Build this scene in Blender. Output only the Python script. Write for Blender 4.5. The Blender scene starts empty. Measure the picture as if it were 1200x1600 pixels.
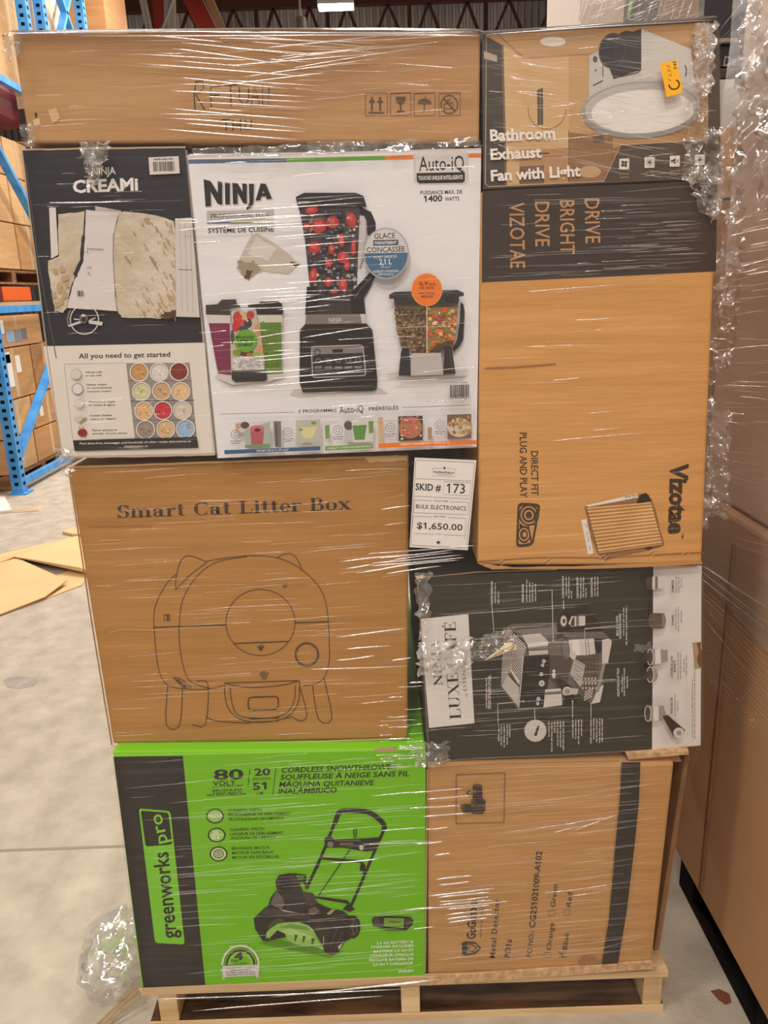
import bpy, bmesh, math, random
from mathutils import Vector, noise
from mathutils.geometry import tessellate_polygon
rnd = random.Random(7)
SC = bpy.context.scene
COL = SC.collection
R = math.radians

# ------------------------------------------------------------------ camera
CAM = Vector((0, -1.42, 1.674))
FPX, PITCH, ROLL = 1200.0, R(16), R(2)
_f = Vector((0, math.cos(PITCH), -math.sin(PITCH)))
_r0 = Vector((1, 0, 0)); _u0 = _r0.cross(_f)
_r = _r0 * math.cos(ROLL) - _u0 * math.sin(ROLL)
_u = _u0 * math.cos(ROLL) + _r0 * math.sin(ROLL)
cd = bpy.data.cameras.new('camera'); cam = bpy.data.objects.new('camera', cd); COL.objects.link(cam)
from mathutils import Matrix
cam.matrix_world = Matrix(((_r.x, _u.x, -_f.x, CAM.x), (_r.y, _u.y, -_f.y, CAM.y), (_r.z, _u.z, -_f.z, CAM.z), (0, 0, 0, 1)))
cd.sensor_fit = 'VERTICAL'; cd.sensor_height = 36; cd.lens = 36 * FPX / 1600
cd.clip_start = .05; cd.clip_end = 200
SC.camera = cam

# ------------------------------------------------------------------ world, lamps, exposure
SC.view_settings.view_transform = 'Standard'; SC.view_settings.look = 'None'
SC.view_settings.exposure = 0.0; SC.view_settings.gamma = 1; SC.view_settings.use_curve_mapping = False
SC.cycles.use_denoising = True
SC.cycles.transparent_max_bounces = 32
SC.cycles.max_bounces = 8
SC.cycles.sample_clamp_indirect = 3.0
W = bpy.data.worlds.new('warehouse_air'); SC.world = W; W.use_nodes = True
W.node_tree.nodes['Background'].inputs[0].default_value = (1.0, .94, .88, 1)
W.node_tree.nodes['Background'].inputs[1].default_value = 0.30
LAMPCOL = (1.0, .91, .82)
def lamp(x, y, z, e, sx=1.2, sy=.5, col=LAMPCOL):
    l = bpy.data.lights.new('bay_and_fill_lamp', 'AREA'); l.shape = 'RECTANGLE'; l.size = sx; l.size_y = sy; l.energy = e; l.color = col
    o = bpy.data.objects.new('bay_and_fill_lamp', l); COL.objects.link(o); o.location = (x, y, z); return o
for lx, ly, e in ((-1.0, -4.2, 170), (1.4, -3.4, 90), (-2.6, -1.6, 135), (-1.6, -7.5, 190), (1.2, -8, 200), (-2.9, 2.0, 60), (-2.2, 5.2, 110), (.4, 6.2, 330), (-1.8, 9.5, 400), (-3.5, 16, 700), (3, 16, 700)):  # the lamp facing the rack and the far pair are added, unseen fill
    lamp(lx, ly, 6.6, e)
for lx in (-6, -1.5, 3): lamp(lx, 21.6, 10.2, 110)  # unseen lamps added to brighten the far wall and truss

# ------------------------------------------------------------------ colour + materials
def lin(c):
    return tuple(((v / 255) / 12.92 if v <= 10 else ((v / 255 + .055) / 1.055) ** 2.4) for v in c) + (1,)
_mats = {}
def mat(name, rgb, rough=.6, spec=.3, metal=0, emit=0, alpha=1):
    key = name
    if key in _mats: return _mats[key]
    m = bpy.data.materials.new(name); m.use_nodes = True
    b = m.node_tree.nodes['Principled BSDF']
    b.inputs['Base Color'].default_value = lin(rgb); b.inputs['Roughness'].default_value = rough
    b.inputs['Specular IOR Level'].default_value = spec; b.inputs['Metallic'].default_value = metal
    if emit: b.inputs['Emission Color'].default_value = lin(rgb); b.inputs['Emission Strength'].default_value = emit
    _mats[key] = m; return m
def ink(rgb, rough=.45, spec=.35):
    return mat('print_%02x%02x%02x' % tuple(rgb), rgb, rough, spec)
def noisy(name, c1, c2, scale=(8, 8, 8), detail=6, rough=.75, spec=.2, bump=0, bscale=None, lo=.35, hi=.65, dist=.01, metal=0, c3=None):
    """two colours mixed by stretched noise in object space, with optional bump"""
    if name in _mats: return _mats[name]
    m = bpy.data.materials.new(name); m.use_nodes = True; nt = m.node_tree; b = nt.nodes['Principled BSDF']
    tc = nt.nodes.new('ShaderNodeTexCoord'); mp = nt.nodes.new('ShaderNodeMapping'); mp.inputs['Scale'].default_value = scale
    nt.links.new(tc.outputs['Object'], mp.inputs['Vector'])
    n = nt.nodes.new('ShaderNodeTexNoise'); n.inputs['Scale'].default_value = 1; n.inputs['Detail'].default_value = detail
    nt.links.new(mp.outputs['Vector'], n.inputs['Vector'])
    r = nt.nodes.new('ShaderNodeValToRGB'); r.color_ramp.elements[0].position = lo; r.color_ramp.elements[1].position = hi
    r.color_ramp.elements[0].color = lin(c1); r.color_ramp.elements[1].color = lin(c2)
    nt.links.new(n.outputs['Fac'], r.inputs['Fac']); nt.links.new(r.outputs['Color'], b.inputs['Base Color'])
    if c3:
        e = r.color_ramp.elements.new((lo + hi) / 2); e.color = lin(c3)
    b.inputs['Roughness'].default_value = rough; b.inputs['Specular IOR Level'].default_value = spec; b.inputs['Metallic'].default_value = metal
    if bump:
        mp2 = nt.nodes.new('ShaderNodeMapping'); mp2.inputs['Scale'].default_value = bscale or scale
        nt.links.new(tc.outputs['Object'], mp2.inputs['Vector'])
        n2 = nt.nodes.new('ShaderNodeTexNoise'); n2.inputs['Scale'].default_value = 1; n2.inputs['Detail'].default_value = 4
        nt.links.new(mp2.outputs['Vector'], n2.inputs['Vector'])
        bp = nt.nodes.new('ShaderNodeBump'); bp.inputs['Strength'].default_value = bump; bp.inputs['Distance'].default_value = dist
        nt.links.new(n2.outputs['Fac'], bp.inputs['Height']); nt.links.new(bp.outputs['Normal'], b.inputs['Normal'])
    _mats[name] = m; return m
def card(name, rgb, d=14, bump=.5):
    d = int(d * .55)
    lo = tuple(max(0, v - d) for v in rgb); hi = tuple(min(255, v + d) for v in rgb)
    return noisy(name, lo, hi, scale=(2.5, 2.5, 22), detail=7, rough=.7, spec=.2, bump=bump, bscale=(3, 3, 34), lo=.3, hi=.7, dist=.006)
def film_mat(name, base, gain, haze, rough=.12, bscale=(1.4, 1.4, 60), bump=.5, streak=(1.2, 1.2, 110), lo=.5, hi=.75):
    """clear stretch film: mostly see-through, a little haze, a glossy share that follows the stretch streaks"""
    m = bpy.data.materials.new(name); m.use_nodes = True; nt = m.node_tree; nt.nodes.clear()
    out = nt.nodes.new('ShaderNodeOutputMaterial'); tc = nt.nodes.new('ShaderNodeTexCoord')
    tr = nt.nodes.new('ShaderNodeBsdfTransparent'); tr.inputs[0].default_value = (.985, .98, .975, 1)
    gl = nt.nodes.new('ShaderNodeBsdfGlossy'); gl.inputs['Roughness'].default_value = rough; gl.inputs[0].default_value = (1, 1, 1, 1)
    df = nt.nodes.new('ShaderNodeBsdfDiffuse'); df.inputs[0].default_value = (.85, .82, .8, 1)
    mp = nt.nodes.new('ShaderNodeMapping'); mp.inputs['Scale'].default_value = streak; mp.inputs['Rotation'].default_value = (0, R(4), 0)
    n = nt.nodes.new('ShaderNodeTexNoise'); n.inputs['Scale'].default_value = 1; n.inputs['Detail'].default_value = 5
    mr = nt.nodes.new('ShaderNodeMapRange'); mr.inputs[1].default_value = lo; mr.inputs[2].default_value = hi; mr.inputs[3].default_value = base; mr.inputs[4].default_value = base + gain
    mp2 = nt.nodes.new('ShaderNodeMapping'); mp2.inputs['Scale'].default_value = bscale; mp2.inputs['Rotation'].default_value = (0, R(4), 0)
    n2 = nt.nodes.new('ShaderNodeTexNoise'); n2.inputs['Scale'].default_value = 1; n2.inputs['Detail'].default_value = 3
    bp = nt.nodes.new('ShaderNodeBump'); bp.inputs['Strength'].default_value = bump; bp.inputs['Distance'].default_value = .004
    for a, b_ in ((mp, n), (mp2, n2)):
        nt.links.new(tc.outputs['Object'], a.inputs['Vector']); nt.links.new(a.outputs[0], b_.inputs['Vector'])
    nt.links.new(n.outputs['Fac'], mr.inputs[0]); nt.links.new(n2.outputs['Fac'], bp.inputs['Height'])
    nt.links.new(bp.outputs[0], gl.inputs['Normal'])
    m1 = nt.nodes.new('ShaderNodeMixShader'); m1.inputs[0].default_value = haze
    nt.links.new(tr.outputs[0], m1.inputs[1]); nt.links.new(df.outputs[0], m1.inputs[2])
    m2 = nt.nodes.new('ShaderNodeMixShader'); nt.links.new(mr.outputs[0], m2.inputs[0])
    nt.links.new(m1.outputs[0], m2.inputs[1]); nt.links.new(gl.outputs[0], m2.inputs[2])
    nt.links.new(m2.outputs[0], out.inputs[0]); return m

# ------------------------------------------------------------------ geometry helpers
def ray(x, y): return _f + _r * ((x - 600) / FPX) - _u * ((y - 800) / FPX)
def at(x, y, Y=0.0):
    d = ray(x, y); return CAM + d * ((Y - CAM.y) / d.y)
def atx(x, y, X):
    d = ray(x, y); return CAM + d * ((X - CAM.x) / d.x)
def fl(x, y, Z=0.0):
    d = ray(x, y); return CAM + d * ((Z - CAM.z) / d.z)
class MB:
    """collects polygons with materials and links them as ONE mesh object"""
    def __init__(s): s.v = []; s.f = []; s.m = []; s.mats = []
    def mi(s, m):
        if m not in s.mats: s.mats.append(m)
        return s.mats.index(m)
    def add(s, verts, faces, m):
        o = len(s.v); s.v += [tuple(p) for p in verts]; k = s.mi(m)
        for f in faces: s.f.append([i + o for i in f]); s.m.append(k)
    def box(s, x0, x1, y0, y1, z0, z1, m):
        v = [(x, y, z) for z in (z0, z1) for y in (y0, y1) for x in (x0, x1)]
        s.add(v, [(0, 2, 3, 1), (4, 5, 7, 6), (0, 1, 5, 4), (2, 6, 7, 3), (0, 4, 6, 2), (1, 3, 7, 5)], m)
    def hexa(s, front, back, m):     # two quads TL TR BR BL
        v = list(front) + list(back)
        s.add(v, [(0, 3, 2, 1), (4, 5, 6, 7), (0, 1, 5, 4), (1, 2, 6, 5), (2, 3, 7, 6), (3, 0, 4, 7)], m)
    def bar(s, p, q, w, h, m, up=(0, 0, 1)):   # rectangular bar from p to q
        p, q = Vector(p), Vector(q); d = (q - p).normalized(); a = d.cross(Vector(up))
        if a.length < 1e-4: a = d.cross(Vector((1, 0, 0)))
        a.normalize(); b = a.cross(d).normalized(); a *= w / 2; b *= h / 2
        s.hexa([p - a + b, p + a + b, p + a - b, p - a - b], [q - a + b, q + a + b, q + a - b, q - a - b], m)
    def tube(s, pts, r, m, n=8):
        pts = [Vector(p) for p in pts]; o = []
        for i, p in enumerate(pts):
            d = (pts[min(i + 1, len(pts) - 1)] - pts[max(i - 1, 0)]).normalized()
            a = d.cross(Vector((0, 0, 1)))
            if a.length < 1e-3: a = d.cross(Vector((1, 0, 0)))
            a.normalize(); b = a.cross(d)
            o += [p + (a * math.cos(2 * math.pi * k / n) + b * math.sin(2 * math.pi * k / n)) * r for k in range(n)]
        f = [(i * n + k, i * n + (k + 1) % n, (i + 1) * n + (k + 1) % n, (i + 1) * n + k) for i in range(len(pts) - 1) for k in range(n)]
        f += [tuple(range(n))[::-1], tuple(range((len(pts) - 1) * n, len(pts) * n))]
        s.add(o, f, m)
    def build(s, name, parent=None, bevel=0, smooth=False, loc=None):
        me = bpy.data.meshes.new(name)
        off = Vector(loc) if loc is not None else (parent.location if parent is not None and parent.type == 'EMPTY' else Vector((0, 0, 0)))
        me.from_pydata([tuple(Vector(p) - off) for p in s.v], [], s.f)
        for m in s.mats: me.materials.append(m)
        for p, k in zip(me.polygons, s.m): p.material_index = k; p.use_smooth = smooth
        me.update()
        if bevel:
            b = bmesh.new(); b.from_mesh(me); bmesh.ops.recalc_face_normals(b, faces=b.faces)
            bmesh.ops.bevel(b, geom=b.edges[:], offset=bevel, segments=2, affect='EDGES', profile=.5, clamp_overlap=True)
            b.to_mesh(me); b.free()
        o = bpy.data.objects.new(name, me); COL.objects.link(o)
        if parent is not None: o.parent = parent
        elif loc is not None: o.location = off
        return o
def tag(o, label=None, cat=None, group=None, kind=None):
    if label: o['label'] = label
    if cat: o['category'] = cat
    if group: o['group'] = group
    if kind: o['kind'] = kind
    return o
def thing(name, loc, label, cat, group=None):
    e = bpy.data.objects.new(name, None); COL.objects.link(e); e.location = loc; e.empty_display_size = .05
    return tag(e, label, cat, group)

# ---- lettering
_glyphs = {}
def glyphs(s, bold=0.0, space=1.0):
    k = (s, round(bold, 3), space)
    if k in _glyphs: return _glyphs[k]
    c = bpy.data.curves.new('lettering', 'FONT'); c.body = s; c.offset = bold; c.resolution_u = 2; c.space_character = space
    o = bpy.data.objects.new('lettering', c); COL.objects.link(o)
    bpy.context.view_layer.update()
    me = o.evaluated_get(bpy.context.evaluated_depsgraph_get()).to_mesh()
    vs = [(v.co.x / .7, v.co.y / .7) for v in me.vertices]; fs = [tuple(p.vertices) for p in me.polygons]
    o.evaluated_get(bpy.context.evaluated_depsgraph_get()).to_mesh_clear()
    bpy.data.objects.remove(o); bpy.data.curves.remove(c)
    chars = [ch for ch in s if ch != ' ']
    if '1' in chars:                       # give the figure one its flag
        par = list(range(len(vs)))
        def root(i):
            while par[i] != i: i = par[i]
            return i
        for f in fs:
            for i in f[1:]: par[root(i)] = root(f[0])
        comp = {}
        for i in range(len(vs)): comp.setdefault(root(i), []).append(i)
        cs = sorted(comp.values(), key=lambda c_: min(vs[i][0] for i in c_))
        if len(cs) == len(chars):
            for ch, ids in zip(chars, cs):
                if ch == '1':
                    x0 = min(vs[i][0] for i in ids); y1 = max(vs[i][1] for i in ids); w = max(vs[i][0] for i in ids) - x0; n0 = len(vs)
                    vs += [(x0 + w * .5, y1), (x0 - .20, y1 - .17), (x0 - .20, y1 - .17 - w * 1.1), (x0 + w * .5, y1 - w * 1.25)]; fs = fs + [(n0, n0 + 1, n0 + 2, n0 + 3)]
    _glyphs[k] = (vs, fs); return _glyphs[k]
# serif capitals and lower case drawn from thick and thin strokes (unit = cap height)
def _bar(x0, y0, x1, y1, w):
    dx, dy = x1 - x0, y1 - y0; l = math.hypot(dx, dy) or 1; nx, ny = -dy / l * w / 2, dx / l * w / 2
    return [[(x0 + nx, y0 + ny), (x1 + nx, y1 + ny), (x1 - nx, y1 - ny), (x0 - nx, y0 - ny)]]
def _rect(x0, y0, x1, y1): return [[(x0, y0), (x1, y0), (x1, y1), (x0, y1)]]
def _arc(cx, cy, rx, ry, a0, a1, thick, thin, n=14):
    o = []; last = None
    for i in range(n + 1):
        a = R(a0 + (a1 - a0) * i / n); t = thin + (thick - thin) * abs(math.cos(a)) ** 1.3
        c, s_ = math.cos(a), math.sin(a)
        cur = ((cx + rx * c, cy + ry * s_), (cx + (rx - t) * c, cy + (ry - min(t, thin + .02)) * s_))
        if last: o.append([last[0], cur[0], cur[1], last[1]])
        last = cur
    return o
def _serif_table(T=.19, t=.05, s=.06):
    st = lambda x, y0, y1: _rect(x - T / 2, y0, x + T / 2, y1)
    sf = lambda x, y, w=.36: _rect(x - w / 2, y, x + w / 2, y + s)
    G = {}
    G['S'] = (.72, _arc(.36, .73, .30, .29, 20, 270, T, t) + _arc(.36, .28, .32, .30, -160, 90, T, t) + _rect(.60, .66, .65, 1.0) + _rect(.05, 0, .10, .34))
    G['m'] = (1.22, st(.20, 0, .62) + st(.60, 0, .5) + st(1.0, 0, .5) + sf(.20, 0) + sf(.60, 0) + sf(1.0, 0) + _rect(.04, .62, .28, .68) + _arc(.42, .44, .26, .24, 0, 150, T, t + .02) + _arc(.82, .44, .26, .24, 0, 150, T, t + .02))
    G['a'] = (.72, st(.48, .04, .5) + _arc(.32, .46, .255, .22, 0, 160, T, t) + _arc(.30, .20, .25, .21, 0, 360, T * .9, t) + _rect(.48, 0, .70, s) + _rect(.07, .42, .2, .54))
    G['r'] = (.60, st(.20, 0, .62) + sf(.20, 0, .4) + _rect(.04, .62, .28, .68) + _arc(.45, .44, .2, .24, 60, 170, t + .04, t + .04) + _rect(.42, .50, .56, .66))
    G['t'] = (.50, st(.22, .1, .9) + _rect(.03, .62, .44, .68) + _arc(.32, .16, .19, .16, 180, 330, T, t))
    G['C'] = (.86, _arc(.46, .5, .42, .52, 50, 310, T + .02, t) + _rect(.70, .68, .75, 1.0) + _rect(.70, 0, .75, .28))
    G['L'] = (.78, st(.20, 0, 1) + sf(.20, 0, .4) + sf(.20, .94, .4) + _rect(.2, 0, .72, s) + _rect(.67, 0, .72, .36))
    G['i'] = (.40, st(.20, 0, .68) + sf(.20, 0, .36) + _rect(.04, .62, .2, .68) + _arc(.19, .88, .11, .11, 0, 360, .11, .10))
    G['e'] = (.64, _arc(.33, .34, .29, .36, 0, 320, T, t) + _rect(.1, .34, .61, .40))
    G['B'] = (.84, st(.20, 0, 1) + _rect(.04, 0, .45, s) + _rect(.04, .94, .45, 1) + _rect(.2, .5, .45, .55) + _arc(.44, .76, .27, .24, -90, 90, T, t) + _arc(.44, .27, .34, .275, -90, 90, T, t))
    G['o'] = (.68, _arc(.34, .34, .31, .36, 0, 360, T, t, 22))
    G['x'] = (.74, _bar(.16, .66, .58, .02, T) + _bar(.58, .66, .16, .02, t + .01) + sf(.14, .62, .30) + sf(.60, .62, .26) + sf(.14, 0, .26) + sf(.60, 0, .30))
    G['U'] = (.92, st(.2, .28, 1) + _rect(.70, .28, .75, 1) + sf(.2, .94, .4) + sf(.72, .94, .3) + _arc(.428, .30, .323, .31, 180, 360, T * .8, t))
    G['X'] = (.90, _bar(.18, .97, .70, .03, T) + _bar(.70, .97, .18, .03, t) + sf(.18, .94, .36) + sf(.72, .94, .3) + sf(.18, 0, .3) + sf(.72, 0, .36))
    G['E'] = (.80, st(.20, 0, 1) + _rect(.04, 0, .70, s) + _rect(.04, .94, .70, 1) + _rect(.2, .48, .54, .53) + _rect(.65, 0, .70, .28) + _rect(.65, .74, .70, 1) + _rect(.5, .38, .54, .64))
    G['F'] = (.74, st(.20, 0, 1) + sf(.20, 0, .4) + _rect(.04, .94, .68, 1) + _rect(.2, .46, .52, .51) + _rect(.63, .70, .68, 1) + _rect(.48, .36, .52, .62))
    G['A'] = (.92, _bar(.42, 1, .72, 0, T) + _bar(.42, 1, .14, 0, t) + sf(.14, 0, .28) + sf(.74, 0, .36) + _rect(.22, .30, .62, .35))
    G['\u00c9'] = (.80, G['E'][1] + _bar(.36, 1.06, .50, 1.22, .07))
    G['N'] = (.94, _rect(.17, 0, .22, 1) + _rect(.74, 0, .79, 1) + _bar(.18, .97, .78, .03, T) + sf(.2, 0, .3) + sf(.76, .94, .3) + sf(.12, .94, .26))
    G['I'] = (.42, st(.21, 0, 1) + sf(.21, 0, .4) + sf(.21, .94, .4))
    G['J'] = (.5, st(.28, .1, 1) + sf(.28, .94, .4) + _arc(.12, .06, .25, .2, 200, 360, T, t))
    G[' '] = (.42, [])
    return G
SERIF = _serif_table(); SERIF_FINE = _serif_table(.17, .035, .04)
def serif_polys(s, table=SERIF):
    x = 0; out = []
    for ch in s:
        w, ps = table[ch]
        out += [[(px + x, py) for px, py in p] for p in ps]; x += w
    return out, x

class Art:
    """flat print on one vertical plane of a box: everything is measured on the photo and set down on the plane of the face"""
    def __init__(s, Y, step=2e-5, x=None):
        s.Y = Y; s.x = x; s.k = 0; s.step = step; s.parts = {}; s.o = (0, 0, 1, 1); s.part = 'artwork'; s.tiltx = 0
    def zoom(s, ox, oy, sx, sy=None): s.o = (ox, oy, sx, sy or sx); return s
    def px(s, p): return (s.o[0] + p[0] / s.o[2], s.o[1] + p[1] / s.o[3])
    def pt(s, p, d):
        x, y = s.px(p)
        return at(x, y, s.Y - d) if s.x is None else atx(x, y, s.x - d)
    def depth(s): s.k += 1; return 3e-4 + s.k * s.step
    def mb(s): return s.parts.setdefault(s.part, MB())
    def poly(s, pts, c, mm=None):
        d = s.depth(); v = [s.pt(p, d) for p in pts]
        t = tessellate_polygon([[Vector((p[0], p[1], 0)) for p in pts]])
        s.mb().add(v, [tuple(i) for i in t], mm or ink(c))
    def rough(s, pts, c, jit, mm=None, n=5):      # torn outline
        o = []
        for i, p in enumerate(pts):
            q = pts[(i + 1) % len(pts)]
            for k in range(n):
                t = k / n; o.append((p[0] + (q[0] - p[0]) * t + rnd.uniform(-jit, jit), p[1] + (q[1] - p[1]) * t + rnd.uniform(-jit, jit)))
        s.poly(o, c, mm)
    def ell(s, cx, cy, rx, ry=None, c=(0, 0, 0), rot=0, n=24, a0=0, a1=360, mm=None):
        ry = ry or rx; ca, sa = math.cos(R(rot)), math.sin(R(rot)); o = []
        full = abs(a1 - a0) >= 360
        for i in range(n + (0 if full else 1)):
            a = R(a0 + (a1 - a0) * i / n); x, y = rx * math.cos(a), ry * math.sin(a)
            o.append((cx + x * ca - y * sa, cy + x * sa + y * ca))
        s.poly(o, c, mm)
    def ring(s, cx, cy, rx, ry, w, c, rot=0, a0=0, a1=360, n=40):
        ca, sa = math.cos(R(rot)), math.sin(R(rot))
        s.line([(cx + rx * math.cos(a) * ca - ry * math.sin(a) * sa, cy + rx * math.cos(a) * sa + ry * math.sin(a) * ca) for a in [R(a0 + (a1 - a0) * i / n) for i in range(n + 1)]], w, c)
    def line(s, pts, w, c, closed=False, mm=None):
        if closed: pts = list(pts) + [pts[0], pts[1]]
        d = s.depth(); n = len(pts); L = []; Rr = []
        for i in range(n):
            a = pts[max(i - 1, 0)]; b = pts[min(i + 1, n - 1)]
            t = math.hypot(b[0] - a[0], b[1] - a[1]) or 1; nx, ny = -(b[1] - a[1]) / t * w / 2, (b[0] - a[0]) / t * w / 2
            L.append(s.pt((pts[i][0] + nx, pts[i][1] + ny), d)); Rr.append(s.pt((pts[i][0] - nx, pts[i][1] - ny), d))
        s.mb().add(L + Rr, [(i, i + 1, n + i + 1, n + i) for i in range(n - 1)], mm or ink(c))
    def curve(s, pts, w, c, closed=False, n=6):     # Catmull-Rom through the points
        P = list(pts); o = []; m = len(P)
        for i in range(m if closed else m - 1):
            g = lambda j: P[j % m] if closed else P[min(max(j, 0), m - 1)]
            p0, p1, p2, p3 = g(i - 1), g(i), g(i + 1), g(i + 2)
            for k in range(n):
                t = k / n
                o.append(tuple(.5 * (2 * p1[q] + (p2[q] - p0[q]) * t + (2 * p0[q] - 5 * p1[q] + 4 * p2[q] - p3[q]) * t * t + (3 * p1[q] - p0[q] - 3 * p2[q] + p3[q]) * t ** 3) for q in (0, 1)))
        if not closed: o.append(P[-1])
        s.line(o, w, c, closed)
    def rrect(s, quad, r, n=5):                     # rounded outline of a quad TL TR BR BL
        o = []
        for i in range(4):
            p = Vector(quad[i]); a = Vector(quad[i - 1]); b = Vector(quad[(i + 1) % 4])
            pa = p + (a - p).normalized() * r; pb = p + (b - p).normalized() * r
            for k in range(n + 1):
                t = k / n; o.append(tuple(pa * (1 - t) ** 2 + p * 2 * t * (1 - t) + pb * t * t))
        return o
    def _lay(s, vs, fs, p0, ux, uy, c, mm):
        d = s.depth()
        s.mb().add([s.pt((p0[0] + x * ux[0] + y * uy[0], p0[1] + x * ux[1] + y * uy[1]), d) for x, y in vs], fs, mm or ink(c))
    def text(s, t, p0, p1, h, c, bold=.0, italic=0, mm=None, space=1.0):
        """text whose base line runs from p0 to p1 and whose capitals are h high"""
        vs, fs = glyphs(t, bold, space)
        if not vs: return
        x0 = min(v[0] for v in vs); x1 = max(v[0] for v in vs); k = 1 / (x1 - x0)
        dx, dy = p1[0] - p0[0], p1[1] - p0[1]; l = math.hypot(dx, dy)
        s._lay([((x - x0) * k + italic * y * h / l, y) for x, y in vs], fs, p0, (dx, dy), (dy / l * h, -dx / l * h), c, mm)
    def serif(s, t, p0, p1, h, c, table=SERIF):
        ps, w = serif_polys(t, table); vs = []; fs = []
        for p in ps: fs.append(tuple(range(len(vs), len(vs) + len(p)))); vs += p
        dx, dy = p1[0] - p0[0], p1[1] - p0[1]; l = math.hypot(dx, dy)
        s._lay([(x / w, y) for x, y in vs], fs, p0, (dx, dy), (dy / l * h, -dx / l * h), c, None)
    def small(s, p0, p1, h, c):
        """a line of print too small to read in the photo: word-long dashes"""
        dx, dy = p1[0] - p0[0], p1[1] - p0[1]; l = math.hypot(dx, dy); dx /= l; dy /= l; x = 0; ux = (dy * h / 2, -dx * h / 2)
        while x < l:
            w = min(rnd.uniform(1.6, 5) * h, l - x); a = (p0[0] + dx * x, p0[1] + dy * x); b = (p0[0] + dx * (x + w), p0[1] + dy * (x + w))
            m_ = h * .62; n = max(2, int(w / (h * .55)))
            for i in range(n):
                t0 = (i + .1) / n; t1 = (i + .75) / n; q = lambda t, e: (a[0] + (b[0] - a[0]) * t + dy * e, a[1] + (b[1] - a[1]) * t - dx * e)
                e = m_ * rnd.choice((1, 1, 1.3)); s.poly([q(t0, 0), q(t1, 0), q(t1, e), q(t0, e)], c)
            x += w + h * .45
    def bars(s, quad, c, n=26):                     # bar code inside a quad TL TR BR BL
        TL, TR, BR, BL = [Vector(p) for p in quad]; t = 0
        while t < 1:
            w = rnd.choice((1, 1, 2, 3)) / (n * 2.6); g = rnd.choice((1, 1, 2)) / (n * 2.6); e = min(1, t + w)
            s.poly([tuple(TL.lerp(TR, t)), tuple(TL.lerp(TR, e)), tuple(BL.lerp(BR, e)), tuple(BL.lerp(BR, t))], c); t = e + g
    def speckle(s, poly, n, size, cols, sy=1.0):
        xs = [p[0] for p in poly]; ys = [p[1] for p in poly]; k = 0
        def inside(x, y):
            r_ = False; j = len(poly) - 1
            for i in range(len(poly)):
                (xi, yi), (xj, yj) = poly[i], poly[j]
                if (yi > y) != (yj > y) and x < (xj - xi) * (y - yi) / (yj - yi) + xi: r_ = not r_
                j = i
            return r_
        while k < n:
            x, y = rnd.uniform(min(xs), max(xs)), rnd.uniform(min(ys), max(ys)); k += 1
            if inside(x, y):
                a = rnd.uniform(.5, 1.2) * size; s.ell(x, y, a, a * rnd.uniform(.5, .9) * sy, rnd.choice(cols), rot=rnd.uniform(0, 180), n=7)
    def finish(s, root, sheet=None):
        out = {}; base = sheet
        for k, m in sorted(s.parts.items(), key=lambda kv: kv[0] not in ('printed_panel', 'sticker_sheet')):
            nm = k.split('#')[0]
            if base is not None and nm in ('lettering', 'handwriting', 'ruled_lines', 'leaf_emblem', 'barcode', 'callout_lines', 'callout_lettering', 'accessory_lettering'):
                out[k] = m.build(nm, base, loc=root.location)      # printed on the panel: a sub-part of it
            else:
                out[k] = m.build(nm, root)
                if nm in ('printed_panel', 'sticker_sheet'): base = out[k]
        return out

def carton(name, quad, Y, depth, m, label, cat='cardboard box', group=None, bevel=.004):
    """a closed box whose front face has the four measured corners TL TR BR BL and lies on the plane y = Y"""
    f = [at(p[0], p[1], Y) for p in quad]; b = [p + Vector((0, depth, 0)) for p in f]
    zs = min(p.z for p in f); c = (f[2] + f[3]) / 2
    root = thing(name, (c.x, Y + depth / 2, zs), label, cat, group)
    mb = MB(); mb.hexa(f, b, m); mb.build('carton_body', root, bevel=bevel)
    return root
# ------------------------------------------------------------------ the setting
m_floor = noisy('concrete', (162, 150, 135), (196, 184, 166), scale=(9, 9, 9), detail=15, rough=.6, spec=.25, bump=.7, bscale=(40, 40, 40), lo=.24, hi=.74, dist=.004)
m_wall = noisy('corrugated_cladding', (88, 82, 78), (108, 100, 94), scale=(.6, .6, .6), rough=.7)
m_steel = mat('dark_red_steel', (72, 40, 30), .6, .3)
m_rust = mat('red_primer_steel', (120, 38, 26), .6, .3)
m_blue = noisy('blue_rack_paint', (52, 138, 214), (80, 162, 232), scale=(9, 9, 4), rough=.4, spec=.4)
m_black = mat('black_gap', (12, 11, 10), .8, .1)
m_orange = mat('orange_paint', (228, 98, 24), .5)
m_conduit = mat('galvanised_pipe', (178, 172, 164), .45, .4, .3)

b = MB(); b.add([(-14, -9, 0), (9, -9, 0), (9, 25, 0), (-14, 25, 0)], [(0, 1, 2, 3)], m_floor)
o = b.build('floor'); tag(o, 'pale worn concrete warehouse floor', 'floor', kind='structure')
b = MB(); n = 115     # folded cladding of the far wall
xs = []
for i in range(n):
    x = -14 + i * .2; xs += [(x, 24), (x + .07, 24), (x + .1, 23.94), (x + .17, 23.94)]
b.add([(x, y, z) for x, y in xs for z in (0, 10.6)], [(2 * i, 2 * i + 2, 2 * i + 3, 2 * i + 1) for i in range(len(xs) - 1)], m_wall)
o = b.build('wall_back'); tag(o, 'far corrugated metal warehouse wall', 'wall', kind='structure')
b = MB(); b.box(-14, 9, -9, 24.2, 10.6, 10.75, m_wall); o = b.build('ceiling'); tag(o, 'dim metal roof deck', 'ceiling', kind='structure')
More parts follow.
